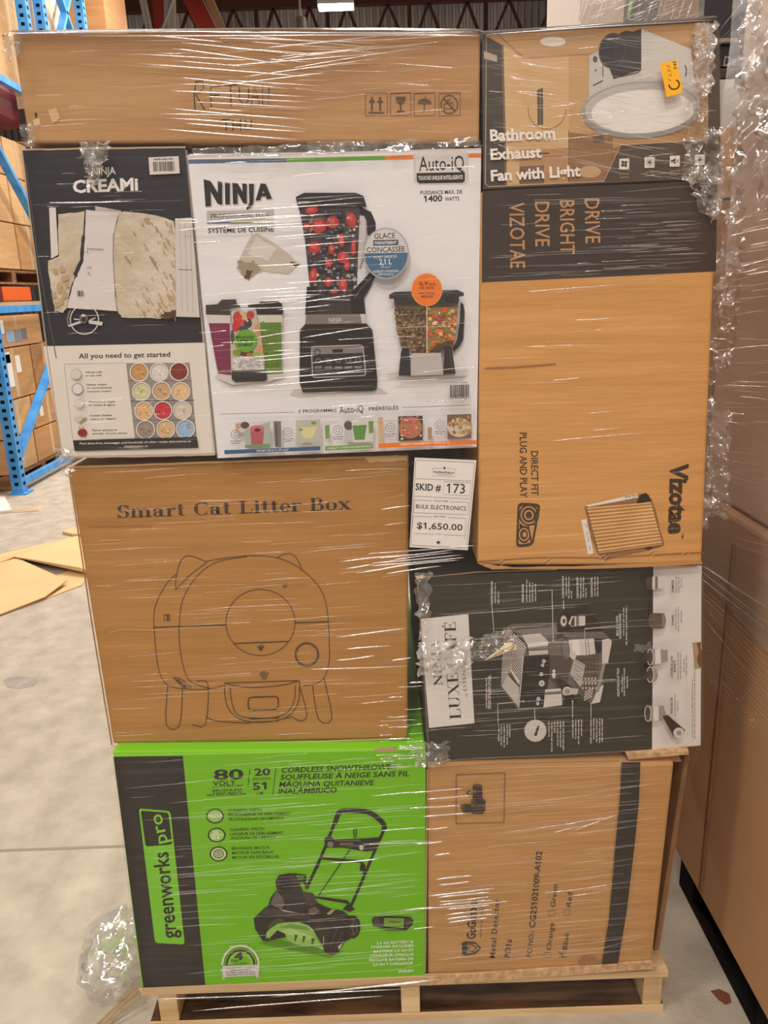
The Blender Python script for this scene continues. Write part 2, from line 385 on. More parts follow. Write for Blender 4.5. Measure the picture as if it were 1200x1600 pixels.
# open web roof truss and beams across the bay
b = MB(); TY = 20.0; zt = at(600, 6, TY).z; zb = zt - 1.15
b.box(-13, 9, TY - .1, TY + .1, zt - .02, zt + .42, m_steel); b.box(-13, 9, TY - .07, TY + .07, zb - .1, zb, m_steel)
xp = [at(x, 30, TY).x for x in (150, 205, 260, 330, 400, 456, 512, 573, 640, 700, 760, 830, 900)]
for i in range(len(xp) - 1):
    xm = (xp[i] + xp[i + 1]) / 2
    b.bar((xp[i], TY, zb), (xm, TY, zt), .07, .07, m_steel); b.bar((xm, TY, zt), (xp[i + 1], TY, zb), .07, .07, m_steel)
    if i % 2 == 0: b.bar((xp[i], TY + .1, zb), (xp[i], TY + .1, zt), .12, .1, m_steel)
o = b.build('trim_1'); tag(o, 'dark steel open web roof truss', 'truss', kind='structure')
b = MB(); p = at(250, 20, 17); b.box(p.x - .12, p.x + .12, 16.9, 17.1, 0, 10.5, m_rust); b.box(p.x - .25, p.x - .12, 16.95, 17.05, 0, 10.5, m_steel)
o = b.build('trim_2'); tag(o, 'dark red steel column', 'column', kind='structure')
b = MB(); p = at(296, -12, 16.4); q = at(332, 62, 16.4); d = (q - p); b.bar(p - d * .5, q + d * ((q.z - .02) / -d.z), .36, .25, m_rust, up=(0, 1, 0))
p = at(322, -12, 16.1); q = at(354, 62, 16.1); d = q - p; b.bar(p - d * .5, q + d * ((q.z - .02) / -d.z), .16, .16, mat('tan_pipe', (150, 112, 78), .6), up=(0, 1, 0))
o = b.build('trim_3'); tag(o, 'dark red diagonal brace with tan pipe', 'brace', kind='structure')
b = MB()
for x0, x1, w in ((222, 236, .07), (263, 264, .09), (270, 271, .06)):
    p, q = at(x0, -5, 15.5), at(x1, 60, 15.5); d = q - p; b.tube([p - d * .3, q, (q.x, q.y, .01)], w, m_conduit)
p, q = at(272, -4, 15.4), at(252, 50, 15.4); b.tube([p, q, (q.x, q.y, .01)], .03, m_conduit)
o = b.build('trim_4'); tag(o, 'grey electrical conduits on the column', 'conduit', kind='structure')
# lamp under the roof
p = at(525, 12, 18)
L = thing('high_bay_light', (p.x, 18, p.z), 'glowing white rectangular high bay lamp under the roof truss', 'ceiling light')
b = MB(); b.box(p.x - .40, p.x + .40, 17.77, 18.23, p.z + .015, p.z + .1, mat('lamp_housing', (210, 206, 200))); b.build('lamp_housing', L)
b = MB(); b.box(p.x - .38, p.x + .38, 17.79, 18.21, p.z, p.z + .014, mat('lamp_diffuser', (255, 246, 232), emit=9)); b.build('diffuser', L)
b = MB(); b.tube([(p.x, 18, p.z + .1), (p.x, 18, 10.6)], .02, m_conduit); b.build('suspension_rod', L)
p = at(470, 36, 18); L = thing('high_bay_fan', (p.x, 18, p.z), 'small unlit round lamp hanging left of the glowing lamp', 'ceiling light')
b = MB(); b.tube([(p.x, 18, p.z + .1), (p.x, 18, 10.6)], .02, m_conduit); b.build('suspension_rod', L)
b = MB(); b.tube([(p.x, 18, p.z - .12), (p.x, 18, p.z - .1), (p.x, 18, p.z + .1)], .12, mat('dull_shade', (120, 108, 96)), 16); b.build('lamp_shade', L)
L.name = 'pendant_light'

# ------------------------------------------------------------------ pallet rack at the left
RX = -3.345
def upright(parent, Y, z1, holes=True):
    b = MB(); b.box(RX - .05, RX + .05, Y - .045, Y + .045, 0, z1, m_blue); z = .08
    while z < z1 and holes:
        b.box(RX - .018, RX + .018, Y - .047, Y - .044, z, z + .03, m_black); b.box(RX + .049, RX + .052, Y - .018, Y + .018, z, z + .03, m_black); z += .075
    b.build('upright', parent)
    b = MB(); b.box(RX - .08, RX + .09, Y - .08, Y + .08, 0, .012, m_blue); b.build('foot_plate', parent)
def frame(Y0, Y1, label, braces, horis):
    F = thing('pallet_rack_frame', (RX, Y0, 0), label, 'rack frame', 'blue pallet rack frames')
    upright(F, Y0, 5.6); upright(F, Y1, 5.6)
    for z0, z1 in braces:
        b = MB(); b.bar((RX, Y0, z0), (RX, Y1, z1), .04, .075, m_blue, up=(1, 0, 0)); b.build('diagonal_brace', F)
    for z in horis:
        b = MB(); b.bar((RX, Y0, z), (RX, Y1, z), .05, .06, m_blue); b.build('horizontal_brace', F)
frame(5.47, 7.15, 'blue steel rack frame standing nearest at the left edge of the floor', [(.28, 1.5), (3.6, 2.05), (3.7, 5.2)], [.09, 1.635, 3.65])
frame(7.6, 8.85, 'blue steel rack frame farther back above the long brown carton', [(3.9, 5.4), (5.5, 4.2)], [.09, 3.8])
for i, (Y, z, lb) in enumerate(((5.47, 3.28, 'blue rack beam high at the left beside the wrapped long carton'), (5.47, 1.62, 'blue rack beam under the orange crate'))):
    T = thing('rack_beam', (RX - 1.4, Y, z), lb, 'rack beam', 'blue rack beams')
    b = MB(); b.box(RX - 2.75, RX - .055, Y - .03, Y + .03, z - .06, z + .06, m_blue); b.build('beam', T)
    b = MB(); b.box(RX - .06, RX - .052, Y - .05, Y + .05, z - .1, z + .1, m_blue); b.build('end_plate', T)
m_c1 = card('carton_tan_light', (202, 160, 112)); m_c2 = card('carton_tan', (188, 142, 94)); m_c3 = card('carton_brown', (168, 122, 80)); m_tape = mat('clear_tape', (206, 172, 128), .25, .5)
m_white = mat('white_paper', (232, 228, 220), .6); m_wood = noisy('pallet_wood', (198, 164, 118), (226, 198, 154), scale=(3, 30, 30), rough=.8, bump=.3, dist=.004)
m_woodd = noisy('old_wood', (120, 84, 56), (150, 110, 76), scale=(3, 20, 20), rough=.85)
def rack_carton(y0, y1, z0, z1, label, m, x0=-4.35, x1=-3.47, labels=(), grp='cartons in the rack'):
    T = thing('shipping_carton', ((x0 + x1) / 2, (y0 + y1) / 2, z0), label, 'carton', grp)
    b = MB(); b.box(x0, x1, y0, y1, z0, z1, m); b.build('carton_body', T, bevel=.008)
    ym = (y0 + y1) / 2
    b = MB(); b.box(x0 + .01, x1 + .0015, ym - .03, ym + .03, z0 + .012, z1 + .0015, m_tape); b.build('tape', T)
    for (fy, fz, w, h, c) in labels:
        b = MB(); yy = y0 + fy * (y1 - y0); zz = z0 + fz * (z1 - z0); b.box(x1, x1 + .003, yy, yy + w, zz, zz + h, ink(c) if c != (232, 228, 220) else m_white); b.build('shipping_label', T)
    return T
def small_pallet(x0, x1, y0, y1, z, label, n=3, m=None):
    m = m or m_woodd
    T = thing('wooden_pallet', ((x0 + x1) / 2, (y0 + y1) / 2, z), label, 'pallet', 'pallets')
    for i in range(3):
        y = y0 + (y1 - y0 - .09) * i / 2; b = MB(); b.box(x0, x1, y, y + .09, z + .02, z + .11, m); b.build('stringer', T)
    for i in range(5):
        x = x0 + (x1 - x0 - .1) * i / 4; b = MB(); b.box(x, x + .1, y0, y1, z + .11, z + .13, m); b.build('deck_board', T)
        b = MB(); b.box(x, x + .1, y0, y1, z, z + .02, m); b.build('bottom_board', T)
WH = (232, 228, 220)
small_pallet(-4.4, -3.46, 5.55, 7.05, 0, 'dark wooden pallet on the floor behind the front rack upright')
rack_carton(5.62, 6.2, .135, .46, 'tan carton bottom front of the rack stack', m_c1, labels=[(.3, .3, .1, .12, WH)])
rack_carton(6.22, 7.0, .135, .46, 'tan carton bottom rear of the rack stack beside the white printed box', m_c2)
rack_carton(5.62, 6.25, .47, .80, 'tan carton in the second layer, behind the blue diagonal brace', m_c1)
rack_carton(6.27, 7.0, .47, .80, 'tan carton with small white label, second layer rear', m_c2, labels=[(.2, .3, .08, .1, WH)])
rack_carton(5.62, 6.42, .81, 1.28, 'tan carton covered with white shipping labels in the rack', m_c2, labels=[(.3, .25, .12, .3, WH), (.1, .1, .12, .16, WH), (.55, .5, .1, .16, WH), (.32, .72, .09, .1, WH)])
rack_carton(6.44, 7.0, .81, 1.28, 'brown carton standing behind the many-labelled carton', m_c3)
rack_carton(5.62, 6.75, 1.29, 1.575, 'tan carton with smudged blue print under the rack beam', m_c2, labels=[(.14, .45, .16, .12, WH), (.3, .15, .16, .1, (140, 170, 196)), (.46, .12, .14, .12, (128, 132, 140)), (.6, .2, .1, .1, (110, 108, 110))])
# bay left of the upright
small_pallet(-4.6, -3.5, 4.42, 5.3, 0, 'wooden pallet at the left edge under the cartons')
for z0, z1, lb, ll in ((.135, .40, 'tan carton with white label lowest at the left picture edge', [(-.0, .25, .28, .1, WH)]), (.41, .66, 'plain tan carton in the middle of the left edge pile', []), (.67, .92, 'film wrapped tan carton topmost of the left edge pile', [(.1, .3, .2, .12, (214, 200, 184))])):
    T = rack_carton(4.4, 5.27, z0, z1, lb, m_c1, -4.5, -3.58, grp='cartons left of the rack upright')
# shelf one
b = MB(); b.box(-4.4, -3.47, 5.55, 7.05, 1.66, 1.70, mat('shelf_board', (196, 168, 132))); o = b.build('shelf_board', loc=(-3.9, 6.3, 1.66)); tag(o, 'pale chipboard shelf on the blue beam under the orange crate', 'shelf')
T = thing('orange_crate', (-3.9, 6.2, 1.7), 'orange and dark red crate lying on the rack shelf', 'crate')
b = MB(); b.box(-4.3, -3.47, 6.02, 6.65, 1.705, 1.84, m_orange); b.build('crate_body', T, bevel=.01)
b = MB(); b.box(-4.3, -3.465, 5.62, 6.02, 1.705, 1.84, mat('dark_red_panel', (110, 24, 16))); b.build('end_panel', T)
small_pallet(-4.4, -3.46, 5.55, 7.05, 1.86, 'old dark pallet above the orange crate')
rack_carton(5.62, 6.5, 2.0, 2.42, 'film wrapped tan carton above the old dark pallet', m_c1)
rack_carton(6.52, 7.05, 2.0, 2.42, 'tan carton rear above the old dark pallet', m_c2)
rack_carton(5.62, 6.5, 2.43, 2.85, 'upper tan carton behind the blue diagonal', m_c1)
rack_carton(6.52, 7.05, 2.43, 2.85, 'upper tan carton rear behind the blue diagonal', m_c1)
rack_carton(5.62, 6.5, 2.86, 3.2, 'tan carton just below the high rack beam', m_c2)
rack_carton(6.52, 7.05, 2.86, 3.2, 'tan carton just below the high rack beam, rear', m_c1)
T = thing('red_bag', (-3.9, 6.7, 3.35), 'dark red bundle beside the long carton at the left edge', 'bundle')
b = MB(); b.box(-4.2, -3.47, 6.3, 7.05, 3.34, 3.7, mat('dark_red_cloth', (96, 20, 16))); b.build('bundle_body', T, bevel=.06)
rack_carton(5.62, 6.6, 3.75, 4.5, 'tall tan carton at the top left corner behind blue uprights', m_c1)
rack_carton(6.62, 7.5, 3.75, 4.7, 'tall tan carton left of the two upper uprights', m_c1)
rack_carton(7.75, 8.7, 3.9, 5.6, 'pale carton behind the white diagonal brace at top left', card('carton_pale', (214, 190, 160)))
# wrapped stack far behind
p0, p1 = at(108, 40, 10.5), at(168, 40, 10.5)
T = thing('wrapped_pallet_load', ((p0.x + p1.x) / 2, 11, 0), 'tall brown film wrapped pallet load behind the long carton', 'pallet load')
b = MB(); b.box(p0.x, p1.x, 10.5, 11.5, .14, 6.4, m_c3); b.build('cartons', T, bevel=.02)
b = MB(); b.box(p0.x + .1, p1.x - .1, 10.6, 11.4, 0, .14, m_woodd); b.build('base', T)

# ------------------------------------------------------------------ things lying on the floor at the left
m_flat = card('flat_cardboard', (222, 186, 136), 8, .1)
def sheet(name, pts, z, th, m, label, cat, fold=None):
    f = [fl(x, y, z) for x, y in pts]; c = sum(f, Vector()) / len(f)
    b = MB(); n = len(f)
    top = [p + Vector((0, 0, th + (fold[i] if fold else 0))) for i, p in enumerate(f)]; bot = [p + Vector((0, 0, (fold[i] if fold else 0))) for i, p in enumerate(f)]
    b.add(bot + top, [tuple(range(n))[::-1], tuple(range(n, 2 * n))] + [(i, (i + 1) % n, n + (i + 1) % n, n + i) for i in range(n)], m)
    o = b.build(name, loc=(c.x, c.y, z)); return tag(o, label, cat)
sheet('cardboard_sheet', [(-60, 885), (-20, 872), (122, 838), (160, 870), (160, 905), (127, 900), (25, 884), (-60, 905)], .002, .006, m_flat, 'flattened cardboard sheet lying behind on the floor, its edge lifted', 'cardboard sheet', fold=[0, 0, .0, .0, .02, .05, .06, .0])
sheet('cardboard_sheet', [(-60, 880), (25, 876), (105, 908), (70, 930), (0, 955), (-60, 975)], .03, .006, m_flat, 'flattened cardboard flap in front, pointing right on the floor', 'cardboard sheet', fold=[0, .02, .0, -.015, -.022, -.025])
sheet('cardboard_sheet', [(-60, 965), (0, 962), (40, 948), (128, 915), (150, 880), (110, 890), (40, 925), (-60, 945)], .0015, .004, m_flat, 'brown cardboard layer underneath the pointed flap', 'cardboard sheet')
sheet('cardboard_scrap', [(98, 834), (112, 828), (150, 828), (150, 838), (115, 838)], .002, .02, m_flat, 'small cardboard scrap beside the big carton, behind the sheets', 'cardboard scrap')
sheet('paper_sheet', [(-6, 779), (8, 779), (19, 800), (-6, 803)], .002, .02, m_white, 'white paper sheet on the floor in front of the rack', 'paper')
sheet('plastic_strip', [(20, 798), (60, 796), (61, 799), (20, 801)], .001, .003, m_tape, 'thin pale strip on the floor in front of the rack upright', 'strip')
m_stain = noisy('floor_stain', (150, 142, 136), (172, 160, 146), scale=(14, 14, 14), rough=.5)
for q, lb in (([(5, 1064), (14, 1058), (34, 1056), (54, 1059), (60, 1064), (52, 1072), (30, 1076), (12, 1074)], 'oval grey stain on the concrete'), ):
    v = [fl(x, y, .0008) for x, y in q]; b = MB(); b.add(v, [tuple(range(len(v)))], m_stain); o = b.build('floor_stain', loc=(v[0].x, v[0].y, .0008)); tag(o, lb, 'stain')
v = [fl(x, y, .0008) for x, y in [(-2600, 1417), (80, 1324), (560, 1307), (560, 1310), (80, 1328), (-2600, 1421)]]
b = MB(); b.add(v, [tuple(range(6))], mat('joint_dirt', (150, 138, 122), .8)); o = b.build('floor_joint', loc=v[0]); tag(o, 'thin dark joint line in the concrete', 'joint', kind='structure')
v = [fl(x, y, .0008) for x, y in [(1110, 1548), (1124, 1545), (1140, 1553), (1143, 1566), (1134, 1570), (1122, 1562)]]
b = MB(); b.add(v, [tuple(range(6))], mat('rust_stain', (120, 72, 44), .8)); o = b.build('rust_stain', loc=v[0]); tag(o, 'rust brown spot on the floor beside the pallet at right', 'stain')
# ------------------------------------------------------------------ the pallet
m_shaded_stained = noisy('shaded_stained_wood', (52, 36, 26), (104, 74, 50), scale=(6, 30, 30), rough=.9)  # old stain, coloured darker still for the shade inside the pallet openings
PAL = thing('wooden_pallet', (.02, .5, 0), 'pale wooden pallet under the wrapped stack of retail boxes', 'pallet')
for x0, x1 in ((-.575, -.53), (-.0, .045), (.575, .62)):
    b = MB(); b.box(x0, x1, .012, 1.0, .018, .107, m_wood); b.build('stringer', PAL, bevel=.003)
for i in range(7):
    y = .003 + i * .15; b = MB(); b.box(-.605, .628, y, y + .11, .108, .126, m_wood); b.build('deck_board', PAL, bevel=.002)
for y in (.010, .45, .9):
    b = MB(); b.box(-.6, .625, y + .004, y + .1, 0, .0175, m_shaded_stained); b.box(-.6, .625, y, y + .004, 0, .0175, m_wood); b.build('bottom_board', PAL)
BK = (38, 35, 34); WHT = (226, 222, 220); DK = (46, 40, 36)
# worn cardboard rim strips
def rim(a, pts, w, c=(206, 176, 140)):
    o = []
    for i in range(len(pts) - 1):
        for k in range(8):
            t = k / 8; o.append((pts[i][0] + (pts[i + 1][0] - pts[i][0]) * t + rnd.uniform(-.3, .3), pts[i][1] + (pts[i + 1][1] - pts[i][1]) * t + rnd.uniform(-.5, .5)))
    o.append(pts[-1]); a.line(o, w, c)

# ================================================================== long brown carton on top
m_long = card('long_carton_kraft', (180, 138, 95))
LONG = carton('long_carton', [(18, 52), (751, 51), (749, 222), (45, 223)], .004, .85, m_long, 'long plain brown carton lying across the top left of the stack')
a = Art(.004); a.part = 'handwriting'
inkp = (62, 46, 34)
for st in ([(305, 172), (303, 150), (306, 128)], [(305, 128), (316, 126), (318, 138), (306, 148), (320, 172)], [(330, 168), (329, 136), (345, 134)], [(330, 150), (343, 148)], [(350, 133), (372, 132)], [(360, 133), (361, 166)], [(374, 136), (374, 156), (382, 163), (389, 156), (388, 136)], [(392, 166), (398, 134), (406, 166)], [(394, 152), (404, 151)], [(410, 165), (410, 135), (420, 163), (420, 134)],
           [(346, 187), (360, 186)], [(353, 187), (353, 204)], [(364, 187), (364, 204)], [(376, 186), (376, 204)], [(364, 196), (376, 195)], [(383, 187), (383, 202), (392, 202), (393, 187)]):
    a.line(st, 1.9, inkp)
sy = (98, 70, 44)
def sq(k):
    a.part = 'shipping_symbol#%d' % k; x0, x1 = ((571, 605), (610, 642), (647, 680), (686, 719))[k]
    a.line([(x0, 146), (x1, 145), (x1, 180), (x0, 181)], 1.1, sy, True)
sq(0)
for x in (581, 594):
    a.poly([(x - 5, 160), (x, 150), (x + 5, 160)], sy); a.line([(x, 158), (x, 173)], 3, sy)
a.line([(576, 176), (600, 176)], 2, sy)
sq(1); a.poly([(618, 151), (634, 151), (633, 159), (627, 164), (625, 164), (619, 159)], sy); a.line([(626, 163), (626, 173)], 2.4, sy); a.line([(620, 174), (632, 174)], 2.4, sy)
sq(2); a.ell(663, 162, 11, 8, sy, a0=180, a1=360); a.line([(663, 160), (663, 173), (660, 175)], 1.5, sy); a.speckle([(652, 149), (675, 149), (675, 155), (652, 155)], 9, .8, [sy])
sq(3); a.ring(702, 163, 13, 14, 1.8, sy); a.line([(693, 153), (711, 173)], 1.8, sy); a.line([(694, 170), (694, 162), (708, 160), (708, 169)], 1.4, sy, True); a.line([(697, 158), (704, 155)], 1.4, sy)
a.part = 'tape_patch'
a.poly([(75, 172), (88, 168), (94, 185), (82, 193)], (206, 168, 124)); a.poly([(51, 188), (61, 184), (64, 195), (53, 197)], (216, 182, 140)); a.poly([(54, 176), (58, 176), (57, 184), (55, 183)], (70, 46, 28))
a.finish(LONG)
b = MB(); q = [at(x, y, .03) for x, y in [(24, 221), (300, 226), (300, 232), (60, 230)]]; b.hexa([q[0], q[1], q[2], q[3]], [p + Vector((0, .5, 0)) for p in q], card('flap_edge', (160, 118, 78)))
b.build('bottom_flap', LONG)

# ================================================================== ice cream maker box
CRE = carton('ice_cream_maker_box', [(32, 234), (290, 231), (337, 712), (95, 716)], .010, .8, mat('worn_white_carton', (206, 196, 184), .6), 'tall black and white ice cream maker box with big torn paper patches')
a = Art(.010); a.part = 'printed_panel'
a.poly([(34, 233), (289, 230), (317, 535), (72, 541)], (44, 43, 46)); a.poly([(68, 541), (320, 536), (333, 708), (98, 713)], (222, 214, 204))
a.line([(52, 320), (285, 313)], 1, (92, 90, 92)); a.line([(40, 255), (60, 410), (88, 560)], 1.5, (84, 80, 80))
rim(a, [(33, 234), (150, 232), (290, 230)], 2.4); rim(a, [(34, 234), (70, 520), (97, 712)], 1.8, (176, 164, 150)); rim(a, [(96, 714), (220, 713), (336, 710)], 3, (190, 172, 150))
a.part = 'lettering'; WL = (230, 226, 222)
a.text('NINJA', (144, 274), (181, 272), 11.5, WL, .02); a.text('CREAMi', (114, 301), (216, 297), 19, WL, .035)
a.zoom(100, 540, 5.4545); a.text('All you need to get started', (125, 110), (905, 94), 42, (60, 54, 52), .02)
for t, p, q, h in (('Whole milk', (180, 236), (328, 233), 17), ('or oat milk', (182, 264), (325, 260), 15), ('Heavy cream', (192, 341), (363, 338), 17), ('or unsweetened', (194, 368), (408, 364), 15), ('coconut cream', (196, 398), (400, 394), 15), ('Granulated sugar', (208, 488), (438, 484), 17), ('or stevia & agave', (210, 515), (438, 511), 15), ('Cream cheese', (220, 604), (408, 600), 17), ('(dairy or vegan)', (222, 633), (440, 628), 15), ('Flavor extract or', (240, 730), (458, 726), 17), ('powder of your choice', (242, 757), (540, 752), 15)):
    a.text(t, p, q, h, (90, 80, 74), .015)
a.part = 'recipe_picture'
a.line([(0, 158), (530, 148), (605, 790)], 2.5, (150, 140, 130)); a.line([(0, 158), (75, 805)], 2.5, (150, 140, 130))
a.poly([(530, 150), (1070, 145), (1130, 785), (605, 790)], (146, 138, 134)); a.line([(540, 300), (1090, 300)], 5, (90, 84, 82)); a.line([(565, 473), (1110, 465)], 7, (70, 64, 62)); a.line([(585, 640), (1120, 632)], 4, (96, 90, 88))
bowls = [(640, 226, (192, 146, 92)), (810, 226, (214, 204, 198)), (980, 221, (128, 52, 38)), (660, 390, (206, 196, 158)), (832, 386, (196, 160, 122)), (995, 391, (220, 184, 138)), (680, 557, (216, 176, 124)), (843, 553, (190, 52, 62)), (1010, 551, (206, 196, 178)), (695, 716, (152, 134, 122)), (868, 712, (208, 174, 132)), (1035, 710, (150, 178, 206))]
for i, (x, y, c) in enumerate(bowls):
    a.ell(x, y, 81, 81, (226, 218, 210)); a.ell(x, y, 72, 72, tuple(int(v * .7) for v in c)); a.ell(x + 2, y + 3, 68, 67, c)
    hi = tuple(min(255, v + 22) for v in c); lo = tuple(int(v * .8) for v in c)
    for k in range(7): a.ell(x + rnd.uniform(-36, 36), y + rnd.uniform(-36, 36), rnd.uniform(8, 20), rnd.uniform(4, 9), (120, 176, 70) if i == 3 and k % 2 else rnd.choice((hi, lo)), rot=rnd.uniform(0, 180), n=9)
a.ring(103, 245, 46, 46, 4, (176, 168, 158)); a.ell(103, 245, 42, 40, (212, 206, 196)); a.ring(115, 370, 46, 46, 5, (120, 122, 130)); a.ell(115, 370, 42, 42, (220, 216, 212)); a.ring(135, 500, 46, 44, 4, (196, 190, 184)); a.ell(130, 497, 36, 34, (214, 208, 206))
a.poly([(80, 625), (130, 592), (170, 605), (135, 660)], (206, 196, 176)); a.poly([(130, 650), (190, 610), (195, 625), (140, 662)], (146, 136, 122)); a.ell(157, 742, 40, 34, (142, 34, 28)); a.line([(150, 712), (120, 690)], 8, (190, 156, 96)); a.line([(155, 712), (160, 685)], 6, (190, 156, 96))
a.part = 'printed_band'; a.poly([(75, 805), (1132, 778), (1146, 870), (90, 898)], (42, 37, 36))
a.part = 'lettering'
a.text('Find dairy-free, low-sugar, and hundreds of other recipe alternatives at', (135, 843), (1082, 822), 17, (226, 220, 214), .01); a.text('ninjakitchen.ca', (515, 866), (715, 862), 15, (226, 220, 214), .01)
a.zoom(0, 0, 1); a.part = 'barcode_label'; a.poly([(232, 246), (279, 244), (281, 271), (234, 273)], (214, 206, 198)); a.bars([(239, 253), (272, 252), (273, 267), (240, 268)], (44, 40, 38)); a.small((240, 250), (270, 249), 3, (70, 64, 60))
a.part = 'torn_patch'; a.zoom(70, 300, 4.8)
m_torn = noisy('torn_paper', (186, 168, 140), (208, 196, 178), scale=(18, 18, 22), detail=8, rough=.85, bump=.6, bscale=(40, 40, 40), lo=.25, hi=.6, dist=.008)
a.poly([(32, 117), (82, 117), (102, 470), (48, 500)], (216, 208, 204)); a.rough([(100, 165), (300, 145), (280, 470), (240, 600), (200, 700), (165, 870), (135, 905), (75, 890), (45, 720), (20, 520), (105, 480)], 0, 4, m_torn)
a.poly([(376, 105), (575, 140), (570, 160), (380, 150)], (188, 182, 178))
a.rough([(310, 135), (560, 155), (512, 320), (510, 500), (530, 780), (545, 892), (165, 870), (215, 680), (290, 520), (300, 300)], (214, 206, 204), 2)
a.rough([(278, 320), (300, 340), (290, 480), (242, 640), (214, 620), (266, 500)], (44, 43, 46), 5); a.line([(300, 150), (292, 300), (282, 420)], 6, (60, 54, 50))
a.rough([(560, 160), (590, 145), (840, 175), (970, 215), (985, 560), (985, 920), (860, 950), (575, 940), (545, 890), (530, 780), (512, 500), (515, 320)], 0, 4, m_torn)
for k in range(150):
    x, y = rnd.uniform(640, 972), rnd.uniform(190, 915); s_ = rnd.uniform(.4, 1.3)
    if (x - 600) / 370 * .6 + abs(y - 540) / 380 * .5 + rnd.uniform(-.25, .25) > .62: a.rough([(x, y), (x + 12 * s_, y + 4), (min(980, x + 34 * s_), y + 50 * s_), (x + 14 * s_, y + 36 * s_)], rnd.choice(((180, 152, 114), (188, 162, 126), (172, 144, 106))), 6)
for k in range(14):
    x, y = rnd.uniform(50, 150), rnd.uniform(560, 860); a.rough([(x, y), (x + 25, y - 10), (x + 40, y + 30), (x + 8, y + 40)], (184, 158, 122), 6)
a.line([(552, 165), (515, 320), (511, 500), (528, 790), (542, 890)], 4, (140, 124, 106))
a.line([(600, 480), (645, 540)], 8, (150, 122, 90)); a.line([(785, 480), (850, 590)], 7, (150, 122, 90))
a.rough([(850, 940), (900, 905), (985, 890), (985, 935), (930, 950)], (90, 58, 40), 9)
a.poly([(977, 200), (1102, 192), (1162, 940), (985, 935)], (206, 198, 194))
for x in (1010, 1050, 1090): a.line([(x, 235), (x + 10, 500), (x + 22, 900)], 3, (160, 150, 146))
a.line([(1000, 580), (1105, 585)], 5, (80, 72, 70)); a.bars([(243, 740), (290, 740), (290, 782), (243, 782)], (70, 62, 58), 7)
for p, q in (((315, 425), (440, 430)), ((315, 440), (320, 460)), ((315, 570), (350, 560)), ((320, 600), (340, 620))): a.line([p, q], 6, (140, 132, 130))
a.part = 'blade_emblem'; lc = (206, 200, 196)
a.ring(297, 958, 106, 108, 8, lc, a0=-55, a1=235); a.ring(297, 958, 126, 126, 7, (150, 144, 140), a0=160, a1=215)
a.poly([(330, 960), (435, 975), (428, 1003), (330, 985)], lc); a.poly([(172, 1000), (268, 965), (275, 982), (182, 1012)], lc); a.poly([(215, 948), (270, 955), (268, 962), (220, 958)], lc); a.ell(290, 950, 32, 36, (110, 106, 104)); a.ell(292, 956, 18, 20, (44, 43, 46)); a.ell(288, 926, 14, 10, lc); a.line([(340, 960), (380, 945)], 8, lc)
a.finish(CRE)

# ================================================================== blender box
BLE = carton('blender_box', [(293, 240), (751, 233), (743, 700), (340, 716)], .008, .8, mat('white_carton', (228, 223, 222), .5), 'large white blender box with a fruit filled blender picture')
a = Art(.008); a.part = 'printed_panel'; a.zoom(280, 220, 2.5)
a.poly([(32, 66), (1180, 36), (1162, 1196), (150, 1240)], (228, 226, 230))
a.poly([(35, 73), (420, 68), (420, 84), (36, 90)], (86, 108, 132)); a.poly([(420, 68), (805, 58), (805, 75), (420, 84)], (112, 166, 62)); a.poly([(805, 58), (1180, 48), (1180, 66), (805, 75)], (232, 130, 52))
a.poly([(915, 50), (1130, 46), (1130, 160), (1115, 172), (935, 172), (917, 160)], (206, 200, 198)); a.poly([(922, 46), (1120, 40), (1120, 158), (1110, 166), (938, 168), (926, 158)], (216, 210, 208))
a.poly([(927, 126), (1116, 122), (1116, 156), (1108, 164), (938, 167), (928, 158)], (44, 40, 40))
for y in (52,): rim(a, [(30, 60), (600, 48), (1180, 32)], 8, (214, 204, 200))
a.line([(33, 70), (90, 640), (150, 1238)], 4, (170, 160, 156))
a.part = 'lettering'
a.text('Auto-iQ', (937, 118), (1114, 112), 56, (44, 40, 40), .005); a.text('TOUCHE UNIQUE INTELLIGENTE', (934, 153), (1108, 149), 15, (226, 222, 220), .03)
a.text('PUISSANCE MAX. DE', (942, 210), (1106, 206), 15, (60, 56, 56), .015); a.text('1400', (956, 238), (1028, 236), 24, (56, 52, 52), .03); a.text('WATTS', (1038, 235), (1094, 233), 15, (60, 56, 56), .015)
# maker name in slanted capitals
for dx, dy, c in ((5, 4, (190, 184, 182)), (0, 0, (42, 38, 38))):
    P = lambda *q: a.poly([(x + dx, y + dy) for x, y in q], c)
    P((95, 150), (122, 157), (124, 255), (103, 258)); P((95, 150), (122, 157), (165, 226), (165, 250), (150, 246)); P((150, 158), (168, 162), (168, 250), (152, 246))
    P((178, 163), (198, 165), (198, 248), (180, 249)); P((207, 164), (228, 166), (228, 247), (210, 248)); P((207, 164), (228, 166), (260, 222), (260, 246), (248, 240)); P((246, 166), (264, 168), (264, 246), (249, 243))
    P((272, 168), (292, 168), (290, 240), (284, 256), (264, 271), (262, 262), (270, 252), (274, 240)); P((318, 166), (338, 168), (316, 232), (298, 234)); P((318, 166), (338, 168), (362, 226), (342, 229)); P((312, 206), (342, 204), (346, 216), (308, 218))
a.part = 'printed_panel'; a.poly([(107, 274), (370, 268), (370, 308), (108, 314)], (184, 178, 176))
for x0, x1, c in ((108, 200, (86, 108, 132)), (200, 285, (140, 150, 110)), (285, 370, (206, 160, 104))): a.poly([(x0, 318), (x1, 316), (x1, 322), (x0, 324)], c)
a.part = 'lettering'
a.text('PROFESSIONAL PLUS', (124, 304), (352, 298), 18, (52, 48, 48), .012); a.text('SYSTÈME DE CUISINE', (113, 360), (370, 354), 19, (52, 48, 48), .012)
